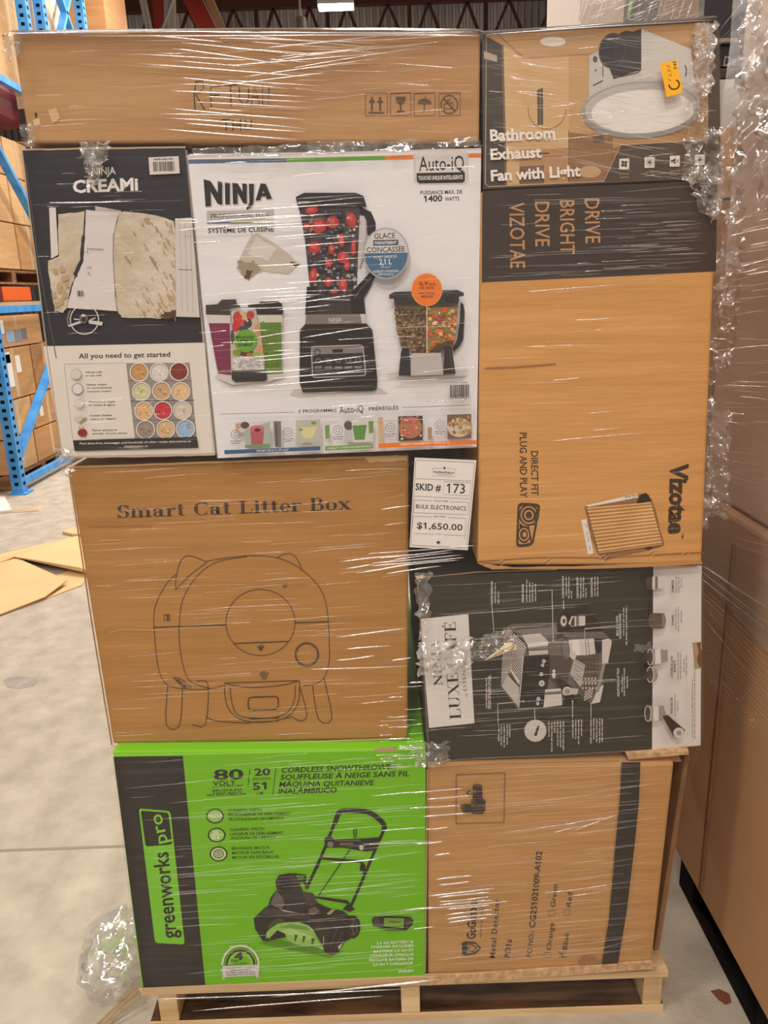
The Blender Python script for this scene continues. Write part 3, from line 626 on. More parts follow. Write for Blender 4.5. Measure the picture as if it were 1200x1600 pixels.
a.part = 'torn_patch'; a.rough([(285, 366), (310, 362), (330, 375), (400, 420), (440, 455), (472, 482), (450, 500), (425, 522), (330, 508), (300, 520), (268, 546), (225, 500), (240, 450)], (196, 186, 172), 2); a.rough([(232, 470), (290, 470), (330, 500), (270, 540), (228, 500)], (158, 142, 122), 6); a.rough([(262, 505), (285, 510), (272, 546), (255, 535)], (96, 66, 44), 4); a.poly([(430, 470), (472, 480), (455, 496)], (72, 64, 60)); a.rough([(300, 375), (380, 420), (350, 470), (270, 440)], (212, 206, 200), 3)
# ---- blender picture
a.part = 'blender_picture'; a.zoom(440, 280, 4.572)
a.poly([(90, 1500), (700, 1490), (760, 1530), (140, 1560), (60, 1540)], (200, 194, 193))
a.poly([(560, 196), (640, 235), (672, 310), (672, 380), (640, 420), (608, 390), (606, 300), (590, 262), (548, 252)], (44, 40, 40)); a.line([(602, 300), (606, 400), (596, 520), (560, 640)], 12, (150, 144, 142)); a.poly([(548, 258), (592, 270), (600, 320), (604, 410), (545, 660), (540, 500)], (196, 190, 188))
jar = [(122, 190), (560, 196), (548, 500), (538, 760), (490, 856), (262, 850), (200, 760), (165, 420)]
a.poly(jar, (74, 66, 68))
a.speckle(jar, 110, 18, [(56, 56, 66), (96, 92, 96), (140, 132, 130), (46, 44, 52), (170, 160, 156)])
for x, y, rx, ry, rt in ((215, 222, 52, 30, -8), (268, 335, 60, 56, 0), (365, 310, 52, 48, 20), (497, 290, 42, 58, -12), (180, 335, 26, 30, 0), (236, 490, 50, 50, 0), (430, 438, 28, 54, 0), (515, 490, 20, 68, 4), (358, 500, 26, 42, 0), (440, 560, 48, 48, 10), (335, 600, 32, 36, 40), (228, 690, 32, 60, 6), (340, 735, 36, 40, 0), (440, 755, 36, 56, 0), (374, 805, 30, 18, 0), (470, 620, 26, 38, 0)):
    a.rough([(x + rx * math.cos(R(g)) * math.cos(R(rt)) - ry * math.sin(R(g)) * math.sin(R(rt)), y + rx * math.cos(R(g)) * math.sin(R(rt)) + ry * math.sin(R(g)) * math.cos(R(rt))) for g in range(0, 360, 40)], (138, 42, 44), 2, n=2); a.ell(x - 2, y - 3, rx * .86, ry * .86, (186, 62, 62), rt, 12); a.rough([(x - rx * .5, y - ry * .5), (x + rx * .3, y - ry * .55), (x + rx * .2, y + ry * .2), (x - rx * .45, y + ry * .1)], (206, 100, 94), 4)
for x, y in ((320, 240), (420, 250), (310, 505), (420, 350), (390, 370), (285, 640), (410, 680), (365, 690), (490, 735), (370, 760), (210, 590), (290, 590), (505, 640), (165, 290), (340, 410), (470, 430), (310, 800), (405, 630), (180, 400)):
    a.ell(x, y, 25, 23, (46, 48, 60), 0, 14); a.ell(x - 5, y - 7, 12, 9, (92, 94, 108), 0, 10)
for k in range(26): x, y = rnd.uniform(200, 520), rnd.uniform(230, 800); a.poly([(x, y), (x + 16, y - 8), (x + 24, y + 8), (x + 8, y + 15)], rnd.choice(((196, 188, 186), (150, 146, 148))))
a.poly([(100, 128), (160, 97), (530, 97), (585, 120), (608, 197), (560, 200), (525, 186), (145, 190), (128, 228), (108, 165)], (44, 40, 40)); a.line([(108, 140), (300, 128), (590, 132)], 7, (88, 82, 80)); a.line([(115, 165), (200, 162)], 8, (196, 190, 188))
a.poly([(180, 768), (252, 770), (268, 862), (490, 866), (505, 800), (600, 700), (640, 655), (672, 690), (640, 760), (588, 850), (600, 962), (168, 968)], (40, 37, 37)); a.line([(520, 850), (560, 790), (640, 700)], 8, (84, 78, 76)); a.poly([(262, 868), (492, 870), (500, 960), (258, 960)], (62, 58, 57))
a.poly([(176, 966), (596, 963), (606, 1030), (168, 1038)], (124, 118, 116)); a.poly([(560, 963), (596, 963), (606, 1030), (575, 1030)], (200, 194, 190))
a.poly([(130, 1078), (168, 1036), (606, 1030), (648, 1076), (684, 1432), (680, 1500), (650, 1512), (150, 1522), (128, 1452)], (42, 38, 38)); a.line([(130, 1452), (400, 1444), (684, 1430)], 6, (92, 86, 84)); a.line([(135, 1080), (400, 1066), (648, 1074)], 7, (86, 80, 78))
pan = a.rrect([(212, 1196), (580, 1185), (602, 1402), (222, 1417)], 24); a.poly(pan, (52, 47, 47)); a.poly([(216, 1204), (578, 1193), (584, 1240), (220, 1252)], (130, 124, 122)); a.line(pan, 8, (170, 164, 160), True)
a.ring(256, 1236, 20, 20, 7, (40, 36, 36)); a.poly([(362, 1216), (436, 1212), (438, 1236), (364, 1240)], (40, 36, 36))
for i in range(5): a.ring(262 + i * 71, 1298 - i * 2, 18, 16, 4, (150, 144, 140)); a.poly([(236 + i * 72, 1338), (288 + i * 71, 1335), (288 + i * 71, 1352), (236 + i * 72, 1354)], (128, 122, 118))
a.line([(240, 1382), (580, 1370)], 6, (96, 104, 116)); a.text('NINJA', (338, 1022), (432, 1018), 30, (206, 200, 198), .01)
# ---- cups picture
a.part = 'cups_picture'; a.zoom(310, 440, 8)
a.poly([(180, 1180), (1080, 1150), (1060, 1190), (880, 1250), (420, 1290)], (204, 198, 196))
a.poly([(103, 415), (397, 415), (420, 1182), (256, 1172)], (206, 196, 196)); a.poly([(130, 520), (392, 520), (412, 1172), (245, 1150)], (122, 48, 78)); a.poly([(90, 292), (238, 282), (290, 226), (470, 220), (482, 284), (520, 298), (522, 322), (398, 332), (398, 422), (95, 412)], (66, 58, 54)); a.line([(100, 372), (395, 372)], 6, (40, 36, 34))
for y in (590, 716, 828, 955): a.line([(170 + (y - 590) * .2, y), (280 + (y - 590) * .2, y - 2)], 5, (176, 88, 92))
a.poly([(735, 410), (1052, 410), (1050, 1152), (850, 1162)], (204, 202, 190)); a.poly([(762, 512), (1040, 508), (1046, 1150), (848, 1160)], (100, 128, 48)); a.speckle([(762, 512), (1040, 508), (1046, 1150), (848, 1160)], 60, 20, [(88, 112, 40), (116, 142, 60), (108, 124, 44)])
a.poly([(615, 292), (768, 272), (768, 246), (1000, 241), (1046, 280), (1062, 380), (1046, 412), (733, 412), (720, 332), (622, 322)], (48, 44, 46)); a.line([(740, 320), (1050, 318)], 8, (84, 88, 100)); a.line([(520, 325), (620, 325)], 6, (70, 64, 62))
a.poly([(440, 370), (712, 370), (765, 600), (832, 1105), (418, 1105), (398, 600)], (190, 176, 160))
a.ell(490, 450, 60, 80, (196, 60, 56), 10); a.ell(545, 520, 60, 50, (204, 72, 70)); a.ell(470, 560, 50, 70, (190, 52, 52)); a.ell(650, 420, 50, 55, (186, 60, 58)); a.ell(620, 520, 50, 60, (60, 62, 74)); a.ell(560, 590, 60, 40, (70, 72, 84)); a.line([(520, 380), (620, 500)], 28, (206, 178, 110)); a.ell(425, 690, 25, 90, (78, 76, 84)); a.ell(740, 620, 34, 90, (190, 150, 106), -8); a.ell(770, 850, 40, 60, (206, 150, 96)); a.ell(590, 900, 110, 50, (96, 62, 46)); a.ell(480, 890, 50, 45, (130, 150, 70)); a.ell(720, 920, 60, 40, (140, 170, 80)); a.ell(640, 920, 40, 34, (170, 112, 72))
a.rough([(420, 960), (520, 930), (700, 950), (820, 960), (832, 1100), (420, 1100)], (206, 202, 200), 10); a.speckle([(420, 970), (820, 970), (832, 1095), (420, 1095)], 40, 26, [(184, 180, 180), (222, 218, 216), (168, 164, 164)])
a.poly([(413, 1110), (845, 1100), (862, 1220), (822, 1246), (462, 1256), (416, 1222)], (50, 44, 42)); a.line([(420, 1140), (850, 1132)], 6, (84, 76, 72))
a.ell(592, 742, 146, 144, (104, 158, 52), 0, 32)
a.part = 'lettering'
for t, p, q in (('MÉLANGEZ', (468, 712), (698, 708)), ('À MÊME LE', (472, 758), (690, 752)), ('GOBELET', (498, 806), (686, 802))): a.text(t, p, q, 30, (36, 46, 30), .03)
# ---- chopper picture
a.part = 'chopper_picture'; a.zoom(590, 420, 7.5)
a.poly([(60, 1240), (250, 1200), (930, 1190), (1080, 1180), (1000, 1250), (500, 1290)], (200, 194, 192))
a.poly([(972, 390), (1008, 420), (1020, 500), (1004, 830), (965, 900), (885, 976), (878, 925), (932, 830), (962, 600)], (50, 46, 45))
a.poly([(200, 430), (946, 412), (925, 700), (890, 900), (800, 912), (730, 980), (408, 992), (368, 922), (268, 912), (218, 700)], (160, 144, 128))
Lp = [(205, 470), (575, 460), (575, 985), (412, 988), (370, 920), (280, 900), (222, 700)]; a.poly(Lp, (120, 96, 70)); a.speckle(Lp, 260, 20, [(150, 122, 88), (92, 72, 54), (164, 136, 98), (78, 62, 50), (134, 106, 74)])
Rp = [(580, 460), (930, 450), (915, 700), (882, 890), (790, 900), (725, 975), (580, 985)]; a.poly(Rp, (150, 112, 70)); a.speckle(Rp, 150, 30, [(206, 92, 50), (222, 190, 130), (126, 142, 60), (166, 54, 46), (226, 120, 50), (200, 168, 104), (150, 110, 60)])
a.rough([(700, 880), (880, 840), (885, 900), (790, 905), (725, 978), (600, 985)], (84, 62, 44), 6)
a.line([(577, 430), (577, 990)], 10, (226, 214, 190))
a.poly([(135, 302), (200, 270), (930, 245), (1010, 280), (1010, 320), (957, 326), (946, 412), (200, 432), (190, 352), (135, 352)], (58, 54, 52)); a.line([(140, 305), (1005, 283)], 6, (92, 86, 82)); a.poly([(800, 332), (878, 330), (878, 390), (800, 392)], (36, 33, 32)); a.line([(820, 345), (860, 378)], 5, (84, 78, 74)); a.line([(860, 345), (820, 378)], 5, (84, 78, 74))
a.poly([(398, 990), (740, 985), (772, 1238), (388, 1252)], (186, 180, 178)); a.poly([(290, 930), (370, 930), (390, 1252), (246, 1250), (272, 980)], (50, 46, 45)); a.poly([(785, 916), (866, 910), (914, 1230), (768, 1238)], (50, 46, 45)); a.line([(840, 930), (880, 1220)], 10, (86, 80, 78))
a.ell(577, 245, 182, 194, (226, 168, 96), 0, 36); a.ell(577, 247, 174, 186, (232, 122, 44), 0, 36)
a.part = 'lettering'; oc = (84, 36, 16)
a.text('0,9', (486, 196), (590, 194), 44, oc, .02); a.text('KG', (608, 196), (676, 194), 30, oc, .02); a.text('DE PÂTE', (496, 240), (658, 238), 28, oc, .015); a.text('HACHAGE', (484, 302), (672, 298), 28, oc, .02); a.text('PRÉCIS', (510, 340), (648, 338), 26, oc, .02)
a.line([(480, 264), (672, 262)], 3, (240, 190, 140))
a.part = 'barcode'; a.bars([(850, 1362), (1072, 1356), (1072, 1500), (850, 1510)], (44, 40, 40), 22); a.text('794357 960045', (860, 1344), (1058, 1340), 16, (70, 66, 64)); a.text('6 22356 60673 1', (830, 1530), (1090, 1518), 16, (70, 66, 64))
# ---- badge
a.part = 'round_badge'; a.zoom(280, 220, 2.5)
a.ell(808, 440, 90, 101, (170, 166, 166), 0, 40); a.ell(808, 440, 84, 95, (206, 202, 202), 0, 40); a.ell(808, 440, 84, 95, (74, 108, 140), 0, 30, 0, 180)
a.poly([(724, 440), (892, 436), (892, 444), (724, 446)], (74, 108, 140)); a.poly([(758, 388), (856, 386), (856, 408), (758, 410)], (58, 70, 86))
a.part = 'lettering'
a.text('GLACE', (762, 383), (844, 380), 21, (58, 58, 64), .012); a.text('PARFAITEMENT', (764, 405), (850, 403), 12, (226, 226, 226), .02); a.text('CONCASSÉE', (732, 436), (882, 432), 20, (58, 58, 64), .012)
a.text('PICHET LARGE DE', (760, 459), (850, 456), 9, (220, 224, 228), .01); a.text('2,1 L', (782, 484), (830, 482), 22, (232, 234, 236), .015); a.text('(72 oz.)*', (788, 497), (826, 496), 9, (220, 224, 228)); a.text('GOBELET À PORTION', (758, 515), (856, 513), 9, (220, 224, 228), .01); a.text('INDIVIDUELLE', (776, 526), (838, 525), 8, (220, 224, 228), .01)
# ---- bottom strip
a.part = 'recipe_strip'
a.line([(160, 1068), (452, 1060)], 2, (110, 104, 102)); a.line([(872, 1042), (1138, 1032)], 2, (110, 104, 102))
a.zoom(340, 620, 2.927)
def pic(q, c): a.poly(q, c)
pic([(78, 118), (128, 116), (128, 160), (80, 165)], (206, 196, 192)); a.ell(125, 130, 20, 16, (92, 70, 66)); a.ell(95, 135, 12, 14, (200, 150, 130))
pic([(125, 150), (240, 112), (240, 232), (125, 234)], (168, 176, 168)); a.poly([(148, 140), (214, 138), (206, 230), (156, 230)], (176, 88, 100)); a.ell(180, 146, 34, 16, (200, 108, 116)); a.ell(182, 152, 16, 8, (90, 30, 36)); a.poly([(126, 220), (240, 215), (240, 232), (126, 234)], (120, 150, 110))
pic([(255, 112), (290, 111), (290, 228), (262, 230)], (120, 116, 112)); a.line([(268, 118), (272, 226)], 6, (70, 66, 64))
pic([(358, 108), (470, 104), (470, 225), (362, 228)], (186, 184, 172)); a.poly([(370, 140), (455, 138), (432, 190), (398, 190)], (214, 206, 150)); a.ell(440, 120, 12, 8, (110, 150, 70)); a.ell(380, 150, 10, 7, (120, 160, 80)); a.ell(410, 215, 26, 6, (150, 146, 136))
pic([(490, 130), (512, 128), (512, 190), (494, 192)], (120, 150, 90)); pic([(582, 112), (618, 108), (620, 205), (585, 208)], (190, 186, 184)); a.ell(600, 130, 22, 22, (90, 84, 82))
pic([(612, 110), (710, 100), (712, 205), (620, 210)], (206, 206, 200)); a.poly([(616, 132), (682, 128), (672, 196), (628, 198)], (92, 142, 66)); pic([(690, 112), (712, 110), (712, 165), (692, 168)], (110, 150, 80))
pic([(733, 95), (756, 94), (758, 205), (738, 206)], (206, 172, 130))
pic([(826, 90), (938, 86), (938, 198), (828, 203)], (70, 58, 52)); a.ell(882, 140, 54, 50, (186, 110, 90)); a.speckle([(832, 95), (934, 90), (934, 190), (832, 195)], 60, 7, [(196, 74, 72), (226, 196, 150), (130, 150, 80), (206, 120, 90)])
pic([(960, 140), (980, 139), (980, 195), (962, 196)], (170, 140, 110)); pic([(1050, 82), (1160, 78), (1160, 190), (1052, 194)], (120, 96, 74)); a.ell(1105, 140, 54, 44, (206, 190, 170)); a.speckle([(1056, 95), (1156, 92), (1156, 165), (1056, 170)], 50, 9, [(176, 136, 84), (140, 100, 58), (196, 158, 104)])
for x, y in ((82, 172), (323, 162), (550, 152), (790, 140), (1015, 128)): a.ring(x, y, 20, 20, 2.5, (110, 104, 102)); a.ring(x, y, 9, 9, 2.5, (120, 114, 112)); a.small((x - 24, y + 34), (x + 24, y + 32), 7, (90, 84, 82)); a.small((x - 20, y + 44), (x + 20, y + 42), 7, (90, 84, 82))
a.poly([(30, 244), (470, 227), (470, 244), (32, 263)], (70, 98, 128)); a.poly([(493, 226), (712, 217), (712, 235), (493, 246)], (104, 148, 62)); a.poly([(735, 213), (1187, 198), (1187, 217), (736, 235)], (228, 122, 50))
a.part = 'lettering'
a.text('PICHET DE 2,1 L (72 oz.)*', (180, 252), (325, 245), 9, (226, 226, 226), .01); a.text('GOBELET À PORTION INDIVIDUELLE', (500, 240), (708, 229), 8, (226, 230, 220), .01); a.text('ROBOT CULINAIRE DE 9 TASSES (2,1 L)', (838, 222), (1060, 213), 9, (240, 232, 224), .01)
a.text('5 PROGRAMMES', (370, 74), (545, 69), 15, (70, 66, 64), .015); a.text('Auto-iQ', (558, 76), (668, 70), 33, (50, 46, 46), .005); a.text('PRÉRÉGLÉS', (692, 64), (828, 58), 17, (60, 56, 54), .015); a.small((1020, 60), (1160, 54), 4, (150, 144, 142))
a.finish(BLE)

# ================================================================== exhaust fan box
FAN = carton('exhaust_fan_box', [(754, 53), (1122, 29), (1126, 278), (756, 297)], 0.0, .8, mat('fan_box_dark', (72, 60, 52), .5), 'brown printed exhaust fan box with a round white lamp picture, top right of the stack')
a = Art(0.0); a.part = 'printed_panel'; a.zoom(740, 20, 3)
a.poly([(40, 100), (1112, 34), (1150, 40), (1160, 772), (46, 826)], (84, 70, 60))
a.poly([(60, 100), (1085, 45), (1100, 60), (1096, 596), (690, 620), (610, 790), (70, 815), (55, 800)], (178, 138, 96))
a.poly([(62, 98), (1085, 45), (1098, 70), (1010, 140), (560, 195), (235, 215), (140, 155)], (190, 150, 106))
a.poly([(140, 155), (235, 215), (446, 200), (446, 640), (215, 640), (215, 800), (150, 810)], (206, 170, 124)); a.poly([(446, 200), (560, 192), (560, 560), (446, 640)], (194, 156, 110))
a.poly([(45, 102), (135, 152), (152, 812), (70, 815), (56, 800)], (74, 66, 60)); a.poly([(48, 180), (110, 200), (110, 230), (50, 215)], (176, 160, 142)); a.line([(135, 150), (152, 812)], 10, (120, 96, 72))
a.poly([(446, 560), (652, 585), (650, 640), (690, 618), (612, 790), (446, 798)], (146, 108, 74)); a.poly([(215, 645), (446, 632), (446, 798), (215, 802)], (178, 138, 98)); a.poly([(215, 720), (330, 715), (330, 798), (215, 802)], (120, 92, 68)); a.line([(446, 550), (446, 800)], 3, (110, 80, 54)); a.line([(215, 680), (446, 668)], 3, (140, 104, 72)); a.line([(280, 662), (355, 658)], 8, (110, 82, 58)); a.ell(545, 745, 52, 28, (196, 160, 122)); a.line([(560, 585), (650, 590), (650, 690)], 3, (120, 88, 60))
a.poly([(560, 570), (610, 572), (610, 610), (562, 608)], (110, 86, 64))
a.ring(344, 455, 88, 90, 4, (150, 116, 80), a0=0, a1=190); a.poly([(298, 362), (325, 350), (326, 524), (300, 526)], (92, 78, 68)); a.line([(312, 360), (312, 524)], 5, (130, 112, 94)); a.ell(372, 135, 60, 23, (226, 218, 208)); a.line([(110, 98), (240, 214)], 3, (140, 106, 74)); a.line([(240, 214), (560, 192)], 2, (166, 128, 90))
for k in range(18): a.line([(900 + k * 11, 590 - abs(k - 9) * 2), (960 + k * 9, 560 - k * 9)], 1.6, (140, 110, 84))
out = [(60, 100), (1085, 45), (1100, 60), (1096, 596), (690, 620), (610, 790), (70, 815), (55, 800)]
a.line(out, 3, (206, 186, 160), True)
a.part = 'fan_picture'
a.poly([(542, 200), (600, 172), (786, 75), (1020, 170), (1034, 300), (1058, 400), (1056, 470), (510, 470), (540, 390)], (192, 188, 184)); a.poly([(786, 75), (1020, 170), (1034, 330), (785, 300)], (204, 200, 194)); a.poly([(542, 200), (650, 240), (650, 330), (542, 380)], (196, 190, 184))
a.poly([(690, 105), (786, 75), (786, 268), (655, 308), (630, 245)], (66, 62, 62)); a.ell(650, 178, 64, 84, (58, 55, 56), 8); a.ell(720, 170, 66, 86, (66, 62, 62)); a.ring(650, 178, 60, 80, 3, (92, 86, 84), 8)
a.line([(655, 308), (770, 280), (788, 262)], 5, (50, 46, 46)); a.line([(560, 342), (606, 318)], 6, (70, 64, 62)); a.ell(570, 218, 11, 16, (96, 92, 90)); a.line([(606, 240), (606, 300)], 4, (90, 84, 82)); a.line([(990, 245), (998, 265), (994, 298)], 6, (80, 76, 74)); a.ell(572, 270, 4, 5, (80, 76, 74))
a.ell(784, 452, 276, 130, (160, 156, 152), -3, 48); a.ell(784, 470, 272, 118, (150, 146, 142), -3, 48); a.ell(784, 448, 262, 118, (184, 180, 176), -3, 48); a.ell(792, 462, 240, 102, (228, 222, 218), -3, 48)
a.part = 'feature_icons'
for i, (x0, y0) in enumerate(((683, 684), (802, 677), (920, 671), (1037, 665))):
    a.part = 'feature_icon#%d' % i
    a.poly([(x0, y0), (x0 + 47, y0 - 2), (x0 + 46, y0 + 49), (x0 - 1, y0 + 51)], (224, 216, 206)); cx, cy = x0 + 23, y0 + 24; c = (70, 58, 50)
    if i == 0:
        for k in range(4): a.ell(cx + 10 * math.cos(R(45 + 90 * k)), cy + 10 * math.sin(R(45 + 90 * k)), 9, 6, c, 45 + 90 * k + 40, 12)
    elif i == 2: a.poly([(cx - 18, cy - 6), (cx - 8, cy - 6), (cx + 4, cy - 16), (cx + 4, cy + 16), (cx - 8, cy + 6), (cx - 18, cy + 6)], c); a.line([(cx + 10, cy - 8), (cx + 18, cy + 8)], 3, c); a.line([(cx + 18, cy - 8), (cx + 10, cy + 8)], 3, c)
    else:
        a.ell(cx, cy, 7, 7, c)
        for k in range(8): a.line([(cx + 9 * math.cos(k * .785), cy + 9 * math.sin(k * .785)), (cx + 17 * math.cos(k * .785), cy + 17 * math.sin(k * .785))], 3, c)
    a.small((x0, y0 + 75), (x0 + 48, y0 + 73), 7, (170, 152, 134)); a.small((x0 + 2, y0 + 90), (x0 + 44, y0 + 88), 7, (170, 152, 134))
a.part = 'lettering'
for t, p, q in (('Bathroom', (78, 600), (383, 588)), ('Exhaust', (80, 688), (320, 676)), ('Fan with Light', (82, 788), (502, 764))): a.text(t, p, q, 50 if t[0] != 'B' else 52, (232, 226, 218), .035)
a.finish(FAN)
# orange number sticker stuck on the film of this box
ST = Art(-.0165); ST.part = 'sticker_sheet'; ST.zoom(880, 0, 3.75)
stk = thing('orange_sticker', at(1048, 122, -.0165), 'orange price sticker with a handwritten letter C on the exhaust fan box', 'sticker')
ST.poly([(568, 372), (665, 353), (701, 530), (690, 548), (605, 568)], (246, 180, 36)); ST.part = 'handwriting'; hc = (96, 62, 20)
ST.ring(650, 495, 30, 28, 10, hc, rot=-10, a0=-60, a1=190)
for st in ([(612, 465), (632, 472)], [(616, 440), (634, 446), (630, 430)], [(610, 415), (632, 418), (612, 402)], [(606, 385), (628, 392)], [(640, 365), (662, 362)], [(644, 380), (664, 376)], [(646, 402), (668, 398)], [(652, 362), (656, 404)]): ST.line(st, 4, hc)
ST.finish(stk)
# ================================================================== headlight carton
m_viz = card('headlight_kraft', (206, 152, 90), 10, .7)
VIZ = carton('headlight_carton', [(752, 298), (1122, 281), (1097, 884), (746, 883)], -.002, .85, m_viz, 'tall orange brown carton with a black top band and a torn patch', bevel=.006)
a = Art(-.002); a.part = 'printed_band'; a.zoom(720, 280, 2.5)
a.poly([(84, 46), (400, 30), (1003, 6), (1000, 120), (997, 360), (500, 384), (82, 403)], (62, 52, 46))
a.part = 'lettering'; tc = (186, 138, 92)
a.text('DRIVE', (484, 76), (488, 250), 58, tc, .008, space=1.05); a.text('BRIGHT', (388, 82), (390, 293), 56, tc, .008); a.text('DRIVE', (290, 88), (292, 262), 56, tc, .008); a.text('VIZOTAE', (190, 92), (194, 348), 58, tc, .008)
kb = (66, 50, 38)
a.text('DIRECT FIT', (274, 1062), (276, 1236), 28, kb, .015); a.text('PLUG AND PLAY', (230, 990), (232, 1244), 28, kb, .015); a.text('Vizotae', (822, 1108), (812, 1386), 66, kb, .045); a.text('TM', (862, 1382), (861, 1402), 10, kb, .01)
a.part = 'headlight_emblem'
o = a.rrect([(222, 1262), (313, 1268), (283, 1432), (215, 1440)], 22); a.poly(o, kb); o = a.rrect([(230, 1276), (302, 1280), (276, 1420), (224, 1428)], 14); a.poly(o, (198, 146, 86))
a.ell(266, 1312, 40, 42, kb); a.ring(266, 1312, 30, 32, 5, (198, 146, 86)); a.ring(266, 1312, 16, 17, 6, (198, 146, 86)); a.ell(247, 1388, 26, 34, kb); a.ring(247, 1388, 18, 23, 5, (198, 146, 86)); a.ell(249, 1388, 8, 10, (198, 146, 86)); a.line([(296, 1296), (290, 1350), (262, 1350), (276, 1416)], 7, kb); a.poly([(228, 1340), (246, 1356), (230, 1366)], kb)
a.part = 'torn_patch'
a.rough([(484, 1278), (560, 1258), (690, 1232), (712, 1226), (745, 1248), (760, 1290), (795, 1430), (735, 1448), (640, 1470), (560, 1492), (528, 1452), (510, 1400)], (150, 108, 66), 3)
a.poly([(487, 1274), (690, 1228), (692, 1244), (500, 1280)], (226, 218, 206)); a.small((640, 1258), (690, 1248), 8, (120, 110, 100)); a.small((640, 1246), (688, 1237), 8, (120, 110, 100))
a.rough([(684, 1270), (700, 1235), (714, 1224), (740, 1242), (744, 1270), (718, 1262), (705, 1290), (690, 1285)], (38, 30, 24), 4); a.rough([(690, 1270), (700, 1300), (745, 1275), (735, 1262)], (170, 130, 88), 5); a.rough([(712, 1436), (740, 1430), (750, 1440), (730, 1452)], (70, 48, 30), 4)
a.part = 'address_label'; a.poly([(470, 1331), (491, 1327), (519, 1462), (497, 1468)], (226, 220, 212)); a.small((486, 1345), (490, 1362), 6, (140, 130, 122)); a.small((490, 1375), (499, 1420), 5, (140, 130, 122)); a.small((500, 1432), (504, 1450), 5, (140, 130, 122))
a.part = 'flap_seam'; a.line([(62, 1494), (300, 1478), (560, 1478), (950, 1458)], 4, (140, 96, 54)); a.line([(94, 738), (200, 735), (372, 722)], 5, (150, 104, 58)); a.rough([(64, 1500), (200, 1515), (500, 1510), (940, 1490), (945, 1504), (500, 1522), (120, 1524)], (190, 138, 84), 2)
for x, y in ((158, 1500), (340, 1494), (556, 1480), (742, 1466), (878, 1468)):
    a.line([(x - 14, y - 2), (x + 6, y - 14), (x + 14, y - 6), (x - 4, y + 12)], 2.5, (222, 186, 134)); a.line([(x - 4, y), (x + 12, y - 10)], 2, (120, 82, 46))
# stripped liner: the bare flutes of the board
m_flute = noisy('bare_flutes', (208, 166, 112), (222, 182, 128), scale=(20, 20, 20), rough=.85)
fp = MB(); n = 96; TLp, TRp, BRp, BLp = (492, 1284), (742, 1262), (788, 1428), (540, 1462)
vs = []; rows = n + 1
for i in range(rows):
    t = i / n; L_ = (TLp[0] + (BLp[0] - TLp[0]) * t, TLp[1] + (BLp[1] - TLp[1]) * t); R_ = (TRp[0] + (BRp[0] - TRp[0]) * t, TRp[1] + (BRp[1] - TRp[1]) * t)
    d = .0042 + .0026 * math.sin(t * 2 * math.pi * 13)
    for p in (L_, R_): x, y = a.px(p); vs.append(at(x, y, -.002 - d))
fp.add(vs, [(2 * i, 2 * i + 1, 2 * i + 3, 2 * i + 2) for i in range(n)], m_flute); fp.build('corrugated_core', VIZ, smooth=True)
a.finish(VIZ)

# ================================================================== litter box carton
m_cat = card('litter_kraft', (174, 126, 68), 12, .6)
CAT = carton('litter_box_carton', [(106, 730), (639, 713), (637, 1155), (176, 1163)], .030, .85, m_cat, 'large brown carton printed with a line drawing of an automatic cat litter box', bevel=.006)
a = Art(.030); a.part = 'lettering'; a.zoom(100, 680, 1.818)
lk = (62, 48, 42)
a.serif('Smart Cat Litter Box', (150, 236), (816, 211), 36, lk)
a.part = 'line_drawing'; w = 2.6; c = (74, 54, 38)
a.curve([(318, 396), (290, 424), (262, 478), (255, 530), (262, 620), (270, 668), (284, 700), (310, 716), (360, 722), (415, 721)], w, c)
a.curve([(405, 358), (480, 346), (540, 342), (600, 347), (650, 366), (690, 394), (730, 440), (748, 500), (754, 600), (752, 650), (738, 690), (715, 706), (680, 712)], w, c)
a.curve([(520, 345), (430, 362), (370, 410), (335, 476), (327, 560), (333, 630), (348, 684), (368, 704), (415, 719), (452, 712)], w, c)
a.curve([(317, 440), (319, 400), (334, 354), (360, 343), (405, 360)], w, c); a.curve([(405, 362), (362, 394), (318, 438)], w, c); a.curve([(604, 348), (630, 337), (652, 341), (668, 362), (677, 387)], w, c)
a.line([(256, 546), (460, 539)], 3.6, c); a.line([(655, 533), (750, 530)], 3.6, c)
a.ring(558, 532, 98, 94, w, c, n=56); a.line([(484, 592), (636, 586)], 3.4, c); a.ring(690, 623, 33, 33, 4, c); a.ring(690, 623, 29, 29, 1.5, c)
for x, y, r in ((552, 601, 3), (559, 598, 3), (566, 601, 3), (559, 607, 6)): a.ell(x, y, r, r, c)
for x, y, r in ((560, 678, 5), (568, 674, 5), (577, 678, 5), (569, 686, 9), (628, 428, 7)): a.ell(x, y, r, r, (118, 86, 56))
a.line([(283, 512), (300, 510), (301, 527), (285, 527)], 2.4, c, True); a.poly([(291, 510), (297, 510), (298, 527), (292, 527)], c)
a.line([(310, 688), (332, 692), (362, 716), (340, 718)], 2.4, c, True); a.poly([(322, 693), (350, 712), (342, 716), (316, 696)], c)
a.curve([(455, 708), (457, 740), (464, 770), (484, 796), (520, 813), (575, 815), (625, 804), (655, 780), (668, 745), (669, 700)], w, c); a.curve([(472, 716), (475, 750), (484, 782), (500, 797), (530, 803), (590, 803), (628, 792), (648, 768), (656, 740), (657, 710)], w, c)
a.curve([(455, 704), (500, 714), (560, 716), (620, 710), (669, 698)], w, c); a.line([(455, 704), (669, 697)], w, c)
a.line(a.rrect([(523, 745), (609, 742), (609, 778), (524, 781)], 12), 4, c, True); a.line([(527, 806), (610, 803), (610, 812), (528, 815)], 2.2, c, True)
